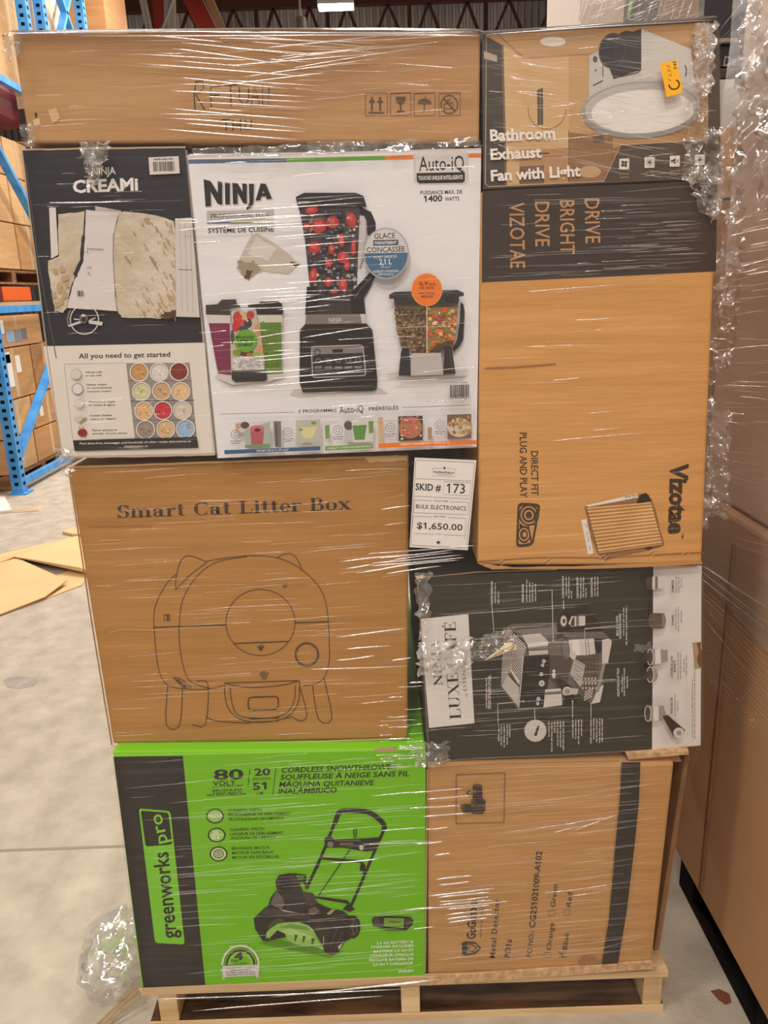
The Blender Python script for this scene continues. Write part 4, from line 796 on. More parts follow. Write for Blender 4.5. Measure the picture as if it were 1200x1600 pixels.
for q in ([(295, 708), (290, 822), (328, 825), (336, 722)], [(376, 700), (388, 698), (409, 711), (402, 821), (364, 822)], [(670, 716), (690, 795), (672, 812), (652, 803)], [(706, 712), (723, 808), (761, 804), (738, 690)]): a.curve(q, w, c, n=3)
a.curve([(402, 798), (425, 810), (470, 815), (530, 818)], w, c); a.line([(620, 806), (652, 800)], w, c)
a.part = 'box_edge_wear'; rim(a, [(8, 92), (400, 78), (700, 68), (978, 60)], 6, (206, 166, 116)); rim(a, [(14, 100), (80, 540), (136, 880)], 4, (150, 104, 62)); rim(a, [(138, 884), (500, 876), (975, 862)], 4, (214, 178, 130))
a.rough([(850, 62), (970, 58), (975, 72), (870, 76)], (214, 176, 130), 3); a.line([(130, 560), (160, 552), (320, 555)], 3, (200, 152, 100)); a.line([(70, 260), (250, 258)], 3, (156, 108, 62)); a.line([(100, 300), (160, 297)], 3, (206, 160, 106))
a.finish(CAT)

# ================================================================== coffee machine box
LUX = carton('coffee_machine_box', [(651, 901), (1097, 884), (1095, 1165), (667, 1188)], .018, .8, mat('dark_olive_carton', (52, 51, 44), .5), 'dark green coffee machine box lying on its side under the headlight carton')
a = Art(.018); a.part = 'printed_panel'; a.zoom(620, 700, 2.4)
a.poly([(82, 486), (962, 444), (957, 1133), (122, 1176)], (54, 53, 45)); a.poly([(962, 444), (1143, 440), (1139, 1113), (957, 1133)], (222, 217, 214)); a.poly([(88, 641), (268, 623), (291, 1032), (121, 1050)], (222, 216, 212))
rim(a, [(82, 486), (300, 466), (600, 456)], 4, (150, 132, 112)); rim(a, [(78, 490), (96, 760), (122, 1176)], 4, (116, 104, 92)); rim(a, [(124, 1178), (300, 1164), (600, 1152), (950, 1132)], 4, (126, 116, 104)); rim(a, [(960, 1132), (1138, 1114)], 3, (214, 206, 200)); a.rough([(66, 480), (100, 472), (104, 484), (82, 496)], (206, 178, 142), 3)
a.poly([(1108, 730), (1144, 726), (1142, 826), (1118, 830)], (176, 150, 120)); a.rough([(1126, 735), (1142, 730), (1142, 825), (1130, 820)], (120, 84, 58), 5); a.rough([(890, 740), (955, 725), (955, 760), (900, 765)], (112, 108, 102), 8)
a.part = 'lettering'; lb = (46, 42, 40)
a.serif('LUXE', (241, 1016), (228, 838), 42, lb, SERIF_FINE); a.serif('CAF\u00c9', (226, 822), (220, 648), 42, lb, SERIF_FINE)
a.serif('NINJA', (172, 892), (158, 716), 32, lb, SERIF_FINE); a.text('ESSENTIAL', (262, 912), (254, 770), 13, (84, 78, 74), -.005, space=1.15); a.line([(262, 920), (263, 934)], 2, (84, 78, 74))
# ---- machine
a.part = 'coffee_machine_picture'; a.zoom(760, 900, 3.529); S1, S2, S3, D1, D2 = (204, 198, 194), (150, 144, 140), (112, 106, 102), (44, 38, 36), (70, 64, 60)
a.poly([(390, 262), (410, 210), (430, 180), (480, 205), (600, 230), (640, 300), (640, 320), (440, 326), (392, 305)], (36, 33, 32)); a.poly([(440, 170), (545, 150), (580, 205), (600, 250), (480, 215)], (44, 42, 38)); a.ell(424, 248, 22, 36, (66, 60, 58)); a.ell(426, 248, 17, 29, S1); a.ell(428, 248, 8, 14, D2); a.poly([(470, 222), (545, 220), (545, 272), (470, 280), (452, 262)], S1); a.poly([(495, 222), (510, 221), (510, 276), (495, 278)], S3); a.poly([(470, 240), (486, 222), (486, 278), (462, 274)], D2)
a.poly([(112, 282), (140, 265), (385, 255), (392, 310), (640, 306), (690, 352), (690, 380), (666, 480), (640, 486), (644, 600), (625, 696), (575, 706), (525, 655), (440, 640), (415, 712), (320, 728), (180, 742), (78, 608), (84, 480), (100, 330)], (104, 98, 94))
a.poly([(135, 284), (384, 268), (388, 280), (150, 298)], S3); a.poly([(150, 300), (388, 282), (392, 315), (200, 322)], (128, 122, 118)); a.line([(160, 292), (355, 276)], 5, D1)
a.poly([(118, 286), (145, 300), (135, 520), (112, 545), (82, 600), (86, 480), (100, 330)], (158, 150, 146)); a.poly([(104, 340), (128, 330), (124, 385), (108, 378)], D2)
a.poly([(150, 315), (222, 384), (206, 440), (180, 604), (132, 522), (140, 450)], (206, 200, 196))
for k in range(14): t = k / 14; a.line([(150 - 14 * t, 330 + 190 * t), (220 - 36 * t, 392 + 196 * t)], 5, (74, 68, 64))
a.poly([(115, 542), (180, 615), (177, 722), (84, 606)], (188, 182, 178)); a.line([(128, 548), (182, 608)], 8, D2)
a.poly([(195, 326), (296, 316), (340, 360), (340, 430), (230, 438), (226, 380)], (196, 190, 186)); a.poly([(226, 378), (340, 362), (340, 378), (228, 395)], (220, 214, 210)); a.poly([(228, 395), (340, 385), (340, 408), (230, 415)], S3); a.line([(150, 312), (222, 382), (232, 436)], 7, D1)
a.poly([(204, 442), (352, 434), (345, 560), (320, 720), (178, 726)], D1); a.line([(204, 442), (178, 726)], 5, S1)
for x, y, r in ((317, 470, 10), (310, 492, 9), (303, 541, 10), (305, 592, 16), (287, 677, 10), (283, 703, 9)): a.ell(x, y, r, r * 1.05, (210, 204, 200)); a.ell(x, y, r * .5, r * .5, S2)
for x, y in ((338, 470), (334, 492), (328, 540), (300, 680), (306, 703)): a.ell(x, y, 3, 3, S2)
a.poly([(350, 362), (442, 330), (470, 400), (470, 470), (400, 560), (350, 560)], (110, 102, 98)); a.poly([(350, 436), (470, 440), (440, 640), (400, 640), (345, 560)], (82, 74, 70))
a.poly([(325, 626), (412, 620), (418, 712), (314, 726)], S1); a.poly([(325, 640), (412, 634), (412, 650), (323, 656)], S3)
a.poly([(455, 352), (592, 344), (602, 428), (470, 450), (440, 440)], S1)
for x in (545, 560): a.line([(x, 348), (x + 8, 432)], 4, S3)
a.poly([(470, 352), (510, 350), (520, 440), (480, 446)], (226, 220, 216)); a.ell(434, 402, 26, 60, (98, 90, 86), -6); a.ell(438, 402, 18, 48, (120, 112, 108), -6); a.poly([(594, 344), (640, 346), (632, 424), (602, 428)], D1); a.poly([(380, 330), (420, 318), (430, 336), (390, 346)], D1); a.line([(400, 330), (450, 345)], 8, D1)
a.poly([(638, 350), (676, 346), (692, 360), (670, 480), (638, 486)], S1); a.poly([(640, 600), (646, 604), (626, 696), (578, 706), (606, 640)], S1); a.line([(650, 480), (612, 640)], 16, S2); a.line([(640, 350), (655, 345)], 6, D1)
a.poly([(480, 438), (625, 436), (612, 600), (562, 692), (528, 652), (460, 532)], (92, 82, 76))
for i in range(7):
    for j in range(5): a.ell(520 + j * 18 + i * 2, 462 + i * 26, 5, 7, (54, 47, 44) if i < 4 else (196, 188, 182), 0, 8)
for i in range(4):
    for j in range(4): a.ell(548 + j * 12 - i * 2, 640 + i * 14 - j * 6, 5, 5, (210, 204, 198), 0, 8)
a.poly([(484, 455), (545, 490), (520, 616), (460, 540)], (176, 168, 162))
for i in range(5): a.line([(490 - i * 4, 470 + i * 20), (538 - i * 4, 498 + i * 22)], 3, (112, 104, 98))
a.ell(480, 440, 14, 22, S1)
a.poly([(380, 572), (400, 560), (470, 610), (465, 650), (430, 655), (402, 612)], (50, 44, 42)); a.ell(446, 636, 26, 26, S1); a.ell(446, 636, 16, 16, S2); a.poly([(465, 618), (508, 622), (500, 652), (460, 660)], (190, 184, 180)); a.poly([(425, 660), (482, 652), (496, 694), (438, 712)], (34, 30, 28)); a.ell(372, 524, 9, 9, S1); a.ell(372, 548, 11, 16, S1)
a.part = 'callout_lines'; lw = (196, 190, 184)
for q in ([(30, 160), (42, 308), (128, 302)], [(285, 82), (362, 76), (368, 358)], [(425, 135), (427, 185)], [(712, 275), (543, 290), (541, 350)], [(712, 570), (510, 582)], [(0, 640), (105, 632)], [(65, 812), (62, 705), (205, 690)], [(265, 735), (268, 800)], [(475, 690), (475, 785)], [(577, 700), (577, 780)]):
    a.line(q, 4, lw)
for x, y in ((128, 302), (368, 358), (205, 690), (475, 690), (510, 582)): a.ell(x, y, 5, 5, lw)
a.ell(270, 853, 61, 61, (200, 194, 188)); a.poly([(262, 880), (280, 828), (294, 826), (278, 882)], (60, 54, 50))
# ---- callout print, running sideways
a.part = 'callout_lettering'; tw = (206, 200, 194)
def col(t, x, y0, y1, h=13, cc=tw, b=.03): a.text(t, (x, y1), (x - 1, y0), h, cc, b)
col('WATER RESERVOIR', 36, 28, 158, 11); col('STEAM WAND', 208, 45, 146); col('ACCESSORY STORAGE', 428, 0, 124, 11); col('CLEANING BRUSH', 508, 6, 124, 11); col('CLEANING DISC', 586, 6, 116, 11); col('MILK JUG WITH', 728, 220, 330, 12); col('INTEGRATED WHISK', 744, 205, 345, 12); col('ADJUSTABLE CUP TRAY', 733, 506, 666, 12); col('BUILT-IN TAMP', 580, 780, 925, 12) if 0 else None
for x, y0, y1 in ((52, 40, 150), (70, 85, 152), (226, 20, 145), (242, 28, 145), (258, 35, 143), (274, 42, 140), (444, 2, 110), (458, 2, 124), (472, 75, 124), (524, 4, 124), (538, 4, 118), (552, 62, 120), (602, 2, 112), (617, 2, 112), (760, 170, 330), (776, 165, 380), (752, 545, 640), (764, 508, 662), (780, 552, 618), (3, 560, 730), (16, 548, 732), (25, 545, 732),
                  (72, 822, 912), (86, 818, 935), (102, 818, 946), (118, 818, 930), (132, 818, 888), (348, 800, 888), (364, 800, 970), (380, 800, 865), (396, 798, 938), (412, 798, 945), (428, 798, 962), (480, 792, 895), (496, 790, 900), (512, 790, 928), (528, 790, 882), (580, 782, 925), (596, 782, 900), (612, 782, 915), (628, 782, 920), (642, 782, 912)):
    a.small((x, y1), (x, y0), 10, tw)
a.part = 'accessory_pictures'
a.part = 'accessory_picture#0'; a.ell(898, 40, 20, 36, D2); a.poly([(898, 4), (915, 4), (915, 76), (898, 76)], D2); a.poly([(915, 4), (985, 2), (988, 66), (915, 76)], S1); a.poly([(930, 3), (945, 3), (945, 72), (930, 73)], S3)
a.part = 'accessory_picture#1'; a.ell(912, 246, 18, 42, (96, 80, 72)); a.poly([(912, 204), (980, 205), (990, 245), (980, 290), (912, 290)], (98, 82, 74)); a.poly([(968, 205), (982, 205), (992, 246), (982, 290), (968, 290)], (136, 122, 112))
a.part = 'accessory_picture#2'; a.ell(903, 447, 18, 45, (84, 78, 74)); a.poly([(903, 402), (998, 408), (1002, 470), (903, 492)], S2); a.poly([(930, 404), (960, 406), (962, 482), (930, 488)], (220, 214, 210)); a.ell(903, 447, 17, 42, D2); a.ring(903, 447, 17, 43, 4, S1)
a.part = 'accessory_picture#3'; a.poly([(905, 500), (938, 512), (948, 545), (938, 575), (905, 588)], S2); a.ell(903, 543, 18, 44, D2); a.ring(903, 543, 18, 43, 4, S1); a.poly([(866, 424), (890, 424), (890, 470), (866, 470)], (60, 58, 50)); a.poly([(866, 525), (890, 525), (890, 565), (866, 565)], (60, 58, 50))
a.part = 'accessory_picture#4'; a.poly([(890, 715), (978, 714), (990, 760), (975, 795), (895, 802)], S2); a.poly([(920, 716), (950, 715), (950, 798), (920, 800)], (216, 210, 206)); a.ell(890, 758, 17, 44, D2); a.ring(890, 758, 17, 43, 4, S1); a.poly([(970, 772), (1000, 766), (1096, 850), (1085, 885), (1032, 884)], (60, 50, 46)); a.ell(1062, 866, 32, 30, S1, 20); a.ell(1062, 866, 14, 13, S2)
a.part = 'accessory_lettering'; dg_ = (72, 66, 62)
col('TAMPER', 1034, 20, 92, 12, dg_); col('FUNNEL', 1034, 212, 270, 12, dg_); col('DOUBLE & LUXE', 1028, 442, 555, 12, dg_); col('BASKETS', 1044, 465, 530, 12, dg_); col('PORTAFILTER', 1028, 668, 758, 12, dg_)
for x, y0, y1 in ((1050, 0, 95), (1064, 5, 92), (1078, 10, 66), (1048, 180, 298), (1062, 168, 308), (1078, 190, 258), (1060, 418, 572), (1074, 418, 568), (1092, 450, 530), (1106, 436, 550), (1044, 652, 772), (1058, 684, 744), (1140, 570, 890), (1152, 420, 900)): a.small((x, y1), (x, y0), 9, (126, 118, 112))
a.finish(LUX)
# ================================================================== snow thrower box
GRN = carton('snow_thrower_box', [(176, 1174), (665, 1170), (664, 1524), (221, 1545)], 0.0, .85, mat('lime_carton', (124, 204, 22), .45), 'lime green and black snow thrower box at the bottom left of the stack')
a = Art(0.0); a.part = 'printed_panel'; a.zoom(160, 1140, 2.3077)
LG = (112, 186, 12); NB = (42, 38, 36)
a.poly([(39, 98), (400, 92), (1166, 76), (1165, 885), (372, 930), (150, 938)], LG); a.poly([(40, 98), (290, 95), (372, 930), (148, 938)], NB)
rim(a, [(40, 92), (500, 84), (1160, 70)], 3, (166, 226, 90)); a.rough([(975, 68), (1060, 64), (1064, 74), (985, 80)], (190, 150, 130), 3)
a.part = 'maker_emblem'
o = a.rrect([(131, 284), (245, 294), (297, 775), (190, 769)], 12); a.poly(o, (120, 196, 40)); o = a.rrect([(138, 292), (238, 300), (252, 414), (156, 422)], 9); a.poly(o, NB)
a.text('greenworks', (268, 752), (236, 440), 56, NB, .02)
for q in ([(242, 408), (186, 398), (186, 366), (222, 369), (226, 402)], [(183, 356), (214, 358), (186, 356), (186, 342)],): pass
a.text('pro', (236, 406), (212, 302), 48, (128, 204, 50), .008)
a.part = 'lettering'; a.zoom(310, 1180, 3.4286)
a.text('80', (82, 132), (243, 128), 54, NB, .03); a.text('VOLT', (78, 164), (200, 160), 24, NB, .02); a.text('LITHIUM', (78, 174), (238, 166), 8, NB, .01); a.text('BRUSHLESS', (76, 196), (234, 190), 12, NB, .02); a.text('SANS BALAI', (76, 208), (234, 202), 9, NB, .02); a.text('SIN ESCOBILLAS', (44, 220), (256, 212), 11, NB, .02)
a.line([(276, 72), (266, 168)], 4, NB); a.line([(415, 68), (398, 212)], 4, NB)
a.text('20', (300, 110), (386, 106), 38, NB, .025); a.text('INCH/PO', (292, 136), (386, 132), 14, NB, .01); a.text('51', (292, 186), (366, 182), 38, NB, .025); a.text('CM', (312, 212), (346, 210), 14, NB, .01)
for t, p, q in (('CORDLESS SNOWTHROWER', (443, 94), (1062, 74), ), ('SOUFFLEUSE À NEIGE SANS FIL', (438, 132), (1130, 112)), ('MÁQUINA QUITANIEVE', (432, 170), (938, 160)), ('INALÁMBRICO', (426, 208), (740, 200))): a.text(t, p, q, 27, NB, .022, italic=.2)
for t, p, q in (('CLEARING DEPTH', (158, 304), (340, 300)), ('PROFONDEUR DE DÉBLAIEMENT', (160, 327), (496, 320)), ('PROFUNDIDAD DE LIMPIEZA', (163, 352), (458, 345)), ('CLEARING WIDTH', (168, 406), (352, 401)), ('LARGEUR DE DÉBLAIEMENT', (170, 430), (456, 423)), ('ANCHURA DE LIMPIEZA', (172, 452), (416, 447)), ('BRUSHLESS MOTOR', (178, 507), (383, 502)), ('MOTEUR SANS BALAI', (180, 532), (402, 526)), ('MOTOR SIN ESCOBILLAS', (182, 556), (432, 550))): a.text(t, p, q, 15, (34, 56, 14), .015)
a.part = 'feature_icons'
for x, y, k in ((89, 326, 0), (98, 428, 1), (108, 529, 2)):
    a.part = 'feature_icon#%d' % k
    a.ell(x, y, 48, 40, (40, 50, 24), 0, 32); a.ell(x, y, 40, 33, (150, 196, 96) if k < 2 else (196, 214, 160), 0, 30)
    if k == 0: a.text('10|25.4', (x - 36, y + 9), (x + 36, y + 7), 20, (226, 236, 210), .02)
    elif k == 1: a.text('20', (x - 22, y - 4), (x + 8, y - 5), 17, (226, 236, 210), .02); a.line([(x - 34, y), (x + 36, y - 2)], 3, (226, 236, 210)); a.text('50.8', (x - 28, y + 22), (x + 16, y + 20), 17, (226, 236, 210), .02)
    else:
        a.ring(x, y, 26, 22, 5, (66, 84, 44)); a.ring(x, y, 8, 7, 4, (66, 84, 44))
        for j in range(8): a.ell(x + 18 * math.cos(j * .785), y + 15 * math.sin(j * .785), 4, 3, (66, 84, 44), 0, 8)
a.part = 'snow_thrower_picture'; a.zoom(160, 1140, 2.3077); K = (44, 38, 38); K2 = (70, 62, 60); K3 = (104, 96, 90)
a.poly([(560, 770), (640, 758), (790, 790), (870, 800), (820, 822), (700, 800)], (84, 138, 16))
a.curve([(735, 575), (790, 455), (832, 350), (850, 302), (872, 292), (940, 294), (975, 306), (1010, 336), (1016, 356), (985, 430), (930, 560), (888, 655)], 11, K)
a.curve([(838, 340), (852, 302), (875, 293), (940, 294), (975, 306), (1012, 338), (1016, 362)], 18, K)
a.poly([(800, 392), (818, 380), (836, 396), (920, 394), (1000, 388), (990, 420), (975, 436), (950, 440), (868, 426), (802, 426)], K); a.ell(822, 414, 11, 11, (120, 126, 110)); a.ell(934, 426, 8, 9, (196, 196, 186)); a.poly([(856, 408), (905, 408), (905, 416), (856, 418)], (96, 110, 60)); a.line([(836, 400), (930, 400)], 5, K3)
a.line([(908, 392), (906, 362), (912, 356), (916, 362), (914, 390)], 4, K); a.line([(790, 464), (930, 476), (945, 490), (942, 520)], 9, K); a.line([(780, 480), (772, 500)], 12, K); a.line([(936, 486), (934, 510)], 13, K); a.line([(892, 434), (780, 598)], 4, K); a.line([(750, 602), (892, 626)], 7, K); a.line([(740, 575), (728, 550), (700, 528)], 10, K2)
a.zoom(320, 1360, 3.529)
a.ell(815, 312, 44, 64, K); a.ell(812, 312, 34, 52, K2); a.ell(812, 312, 22, 36, K); 
for j in range(5): a.line([(812, 312), (812 + 30 * math.cos(j * 1.257), 312 + 48 * math.sin(j * 1.257))], 5, K3)
a.poly([(270, 265), (330, 207), (350, 195), (362, 150), (395, 108), (432, 120), (560, 118), (600, 150), (625, 180), (690, 210), (760, 222), (800, 252), (805, 375), (770, 400), (735, 452), (700, 468), (660, 450), (640, 400), (600, 330), (345, 392), (318, 388), (276, 322)], K)
a.poly([(360, 185), (395, 112), (430, 150), (440, 190), (420, 215)], K3); a.poly([(340, 205), (430, 220), (560, 240), (590, 262), (470, 265), (300, 240)], K2); a.poly([(410, 212), (470, 225), (520, 236), (440, 228)], (186, 170, 140)); a.poly([(570, 215), (610, 200), (636, 226), (600, 248), (575, 242)], K3)
a.poly([(388, 62), (408, 26), (470, 14), (502, 30), (540, 110), (572, 210), (520, 224), (450, 210), (432, 122), (396, 104)], (52, 45, 44)); a.line([(400, 60), (470, 40), (510, 52)], 6, K2); a.ell(450, 80, 40, 44, (40, 35, 34)); a.poly([(480, 14), (560, 24), (560, 60), (520, 72)], K); a.poly([(500, 24), (548, 30), (545, 50), (515, 54)], (84, 118, 40))
a.poly([(540, 120), (600, 125), (615, 180), (590, 200), (562, 190)], K2); a.line([(625, 148), (790, 170)], 9, K); a.poly([(790, 180), (830, 215), (800, 230), (760, 215)], K)
a.poly([(620, 268), (690, 320), (700, 330), (660, 440), (610, 330)], (58, 50, 48)); a.poly([(670, 240), (700, 215), (722, 215), (690, 245)], (170, 156, 120)); a.line([(735, 310), (690, 420)], 12, K2); a.line([(760, 330), (720, 440)], 8, K2); a.poly([(735, 420), (765, 395), (740, 438)], (206, 206, 196))
a.ell(395, 300, 50, 30, (66, 78, 46), -30); AG = (142, 190, 92)
a.poly([(338, 352), (350, 330), (400, 295), (450, 286), (520, 285), (575, 305), (600, 330), (620, 385), (658, 432), (652, 440), (600, 415), (560, 420), (500, 408), (462, 388), (440, 348), (400, 330), (352, 378)], AG); a.poly([(420, 335), (470, 320), (560, 350), (600, 370), (560, 385), (480, 360)], (166, 206, 120)); a.poly([(400, 318), (470, 296), (560, 310), (590, 335), (470, 318)], (108, 156, 60))
for x, y in ((495, 352), (540, 360), (590, 372)): a.poly([(x, y), (x + 18, y + 6), (x + 4, y + 40), (x - 2, y + 38)], (62, 84, 34))
a.line([(640, 432), (655, 400), (655, 365)], 4, (166, 190, 130)); a.line([(340, 374), (344, 340)], 5, (170, 206, 130))
a.part = 'battery_picture'
a.poly([(920, 270), (935, 255), (1000, 250), (1130, 256), (1150, 275), (1145, 300), (1110, 332), (985, 318), (928, 306)], K); a.poly([(990, 262), (1100, 264), (1095, 318), (986, 308)], (108, 158, 44)); a.poly([(1105, 272), (1140, 270), (1140, 295), (1108, 318)], K2)
for y in (268, 280, 292): a.line([(930, y), (960, y - 2)], 4, K3)
a.line([(1015, 282), (1080, 286)], 6, (60, 84, 28)); a.poly([(935, 312), (985, 322), (1108, 336), (1000, 334)], (76, 128, 16))
a.part = 'lettering'; gw = (226, 236, 206)
for t, p, q in (('2.0 AH BATTERY &', (948, 408), (1150, 400)), ('CHARGER INCLUDED', (916, 430), (1152, 422)), ('BATTERIE 2,0 AH ET', (932, 455), (1152, 446)), ('CHARGEUR D\'INCLUS', (910, 477), (1152, 470)), ('INCLUYE BATERÍA DE', (908, 502), (1150, 494)), ('2,0 AH Y CARGADOR', (926, 526), (1150, 518)), ('SNB401', (1066, 564), (1150, 560))): a.text(t, p, q, 15, gw, .025)
a.part = 'warranty_seal'
a.ell(197, 522, 106, 112, (206, 218, 186), 0, 40, 180, 360); a.ell(197, 522, 94, 100, (70, 108, 24), 0, 40, 180, 360); a.ell(197, 522, 88, 94, LG, 0, 40, 180, 360); a.ell(197, 522, 82, 87, (52, 62, 30), 0, 40, 180, 360); a.ell(197, 522, 70, 74, (140, 196, 70), 0, 40, 180, 360); a.ell(197, 522, 56, 60, LG, 0, 40, 180, 360)
a.poly([(85, 545), (110, 542), (110, 600), (96, 602), (100, 575)], (196, 190, 184)); a.poly([(305, 535), (280, 536), (282, 592), (302, 590), (294, 565)], (196, 190, 184)); a.poly([(97, 527), (300, 520), (296, 580), (102, 588)], (214, 208, 206))
a.text('4', (162, 494), (212, 492), 42, NB, .035); a.text('YEARS', (140, 504), (186, 503), 12, NB, .02); a.text('ANS', (158, 518), (186, 517), 10, NB, .02); a.text('AÑOS', (192, 518), (234, 517), 10, NB, .02); a.text('BEST IN CLASS', (136, 424), (232, 418), 9, gw, .01)
for t, p, q in (('TOOL & BATTERY WARRANTY', (112, 544), (280, 538)), ('GARANTIE OUTIL &', (138, 556), (254, 551)), ('BATTERIE / GARANTÍA PARA', (116, 569), (278, 563)), ('HERRAMIENTAS Y BATERÍAS', (118, 581), (280, 575))): a.text(t, p, q, 8, (66, 60, 58), .015)
a.finish(GRN)
b = MB(); q = [at(x, y, -.005) for x, y in [(217, 1546), (665, 1526), (665, 1534), (222, 1556)]]; b.hexa(q, [p + Vector((0, .004, 0)) for p in q], card('flap_raw', (206, 172, 132))); b.build('bottom_flap', GRN)

# ================================================================== metal detector carton
m_met = card('detector_kraft', (188, 143, 92), 10, .8)
MET = carton('metal_detector_carton', [(668, 1198), (1054, 1192), (1019, 1504), (669, 1529)], .001, .85, m_met, 'light brown metal detector carton with colour check boxes and a black tape stripe, bottom right', bevel=.006)
a = Art(.001); a.part = 'lettering'; a.zoom(680, 1190, 4.848); kk = (60, 52, 46)
a.text('GoGonova', (303, 1346), (318, 1050), 66, kk, .03); a.small((348, 1340), (360, 1110), 12, (110, 88, 66)); a.text('Metal Detector', (452, 1490), (488, 1045), 42, kk, .008, space=1.1); a.text('PD16', (566, 1486), (584, 1346), 44, kk, .008, space=1.1)
a.text('PO NO.:', (728, 1484), (748, 1285), 38, kk, .008); a.text('CG251021009-A102', (756, 1260), (810, 682), 46, kk, .02); a.text('Orange', (877, 1430), (902, 1222), 38, kk, .008); a.text('Green', (907, 1105), (928, 932), 38, kk, .008); a.text('Blue', (1000, 1426), (1013, 1302), 38, kk, .008); a.text('Red', (1026, 1102), (1040, 994), 38, kk, .008)
a.part = 'check_boxes'
for ci, q in enumerate(([(826, 1448), (876, 1444), (874, 1482), (824, 1486)], [(858, 1132), (906, 1127), (904, 1168), (856, 1172)], [(942, 1448), (992, 1444), (990, 1482), (940, 1486)], [(976, 1127), (1025, 1122), (1022, 1164), (974, 1168)])): a.part = 'check_box#%d' % ci; a.line(q, 3.5, kk, True)
a.part = 'check_box#2'; a.line([(950, 1462), (966, 1478), (976, 1476), (934, 1438)], 5, kk)
a.part = 'maker_emblem'; a.poly([(200, 1372), (240, 1364), (244, 1420), (232, 1468), (206, 1464)], kk); a.line([(225, 1370), (300, 1372), (344, 1412), (300, 1452), (226, 1466)], 13, kk); a.line([(238, 1388), (290, 1390), (316, 1412), (286, 1436), (240, 1430), (262, 1402)], 10, kk)
a.part = 'battery_pictogram'
for p, q in (((160, 100), (527, 85)), ((527, 85), (522, 460)), ((522, 460), (158, 470)), ((158, 470), (160, 100))):
    for k in range(44): t0, t1 = k / 44, (k + .6) / 44; a.line([(p[0] + (q[0] - p[0]) * t0, p[1] + (q[1] - p[1]) * t0), (p[0] + (q[0] - p[0]) * t1, p[1] + (q[1] - p[1]) * t1)], 9, (92, 68, 46))
kp = (54, 46, 42)
a.poly([(284, 182), (320, 170), (354, 182), (358, 272), (284, 280)], kp); a.ell(319, 184, 34, 13, (80, 70, 62)); a.poly([(276, 286), (360, 276), (384, 302), (380, 330), (290, 335), (272, 310)], kp); a.ell(290, 308, 14, 26, (80, 70, 62)); a.poly([(196, 330), (215, 322), (276, 322), (276, 384), (212, 386), (198, 370)], kp); a.ell(212, 354, 14, 30, (80, 70, 62)); a.poly([(272, 342), (378, 342), (382, 366), (362, 396), (278, 396)], kp); a.poly([(228, 236), (256, 220), (276, 232), (274, 250), (256, 256)], kp); a.ell(262, 242, 8, 8, (198, 154, 106)); a.line([(284, 228), (312, 212)], 6, (150, 118, 88)); a.line([(290, 240), (315, 236)], 5, (150, 118, 88))
a.part = 'black_tape'; a.zoom(640, 1160, 2.143)
a.poly([(710, 66), (773, 66), (768, 200), (754, 340), (728, 560), (698, 742), (642, 752), (668, 590), (690, 340), (705, 180)], 0, mat('black_tape_print', (50, 45, 41), .35, .4))
a.part = 'box_edge_wear'; a.rough([(560, 735), (600, 715), (640, 735), (636, 750), (590, 752)], (160, 116, 76), 6); a.line([(580, 665), (640, 655)], 5, (170, 126, 84)); rim(a, [(64, 85), (300, 72), (700, 62)], 5, (170, 126, 84)); rim(a, [(60, 90), (52, 770)], 5, (176, 134, 92)); rim(a, [(52, 778), (400, 766), (640, 750), (806, 738)], 6, (214, 178, 138))
a.finish(MET)
# opened right-hand flap of this carton and its folded top flaps
m_flap = card('flap_brown', (150, 110, 76)); m_edge = noisy('raw_board_edge', (180, 140, 100), (216, 182, 140), scale=(60, 60, 60), rough=.9)
b = MB(); f = [at(1070, 1180, .02), at(1078, 1176, .008), at(1030, 1484, .004), at(1022, 1486, .014)]
b.hexa(f, [f[0] + Vector((-.004, .5, 0)), f[1] + Vector((-.004, .5, 0)), f[2] + Vector((-.0, .5, 0)), f[3] + Vector((-.0, .5, 0))], m_flap); b.build('side_flap', MET)
for i, q in enumerate(([(980, 1180), (1076, 1172), (1076, 1179), (982, 1187)], [(978, 1187), (1060, 1180), (1066, 1190), (985, 1194)])):
    f = [at(x, y, .004 + .01 * i) for x, y in q]; b = MB(); b.hexa(f, [p + Vector((0, .4, 0)) for p in f], (m_edge, m_flap)[i]); b.build('top_flap', MET)
b = MB(); f = [at(x, y, -.006) for x, y in [(665, 1527), (1018, 1503), (1026, 1508), (1022, 1514), (668, 1540)]]; c0 = sum(f, Vector()) / 5
b.add(f + [p + Vector((0, .005, 0)) for p in f], [tuple(range(5))[::-1], tuple(range(5, 10))] + [(i, (i + 1) % 5, 5 + (i + 1) % 5, 5 + i) for i in range(5)], m_edge); b.build('crushed_edge', MET)

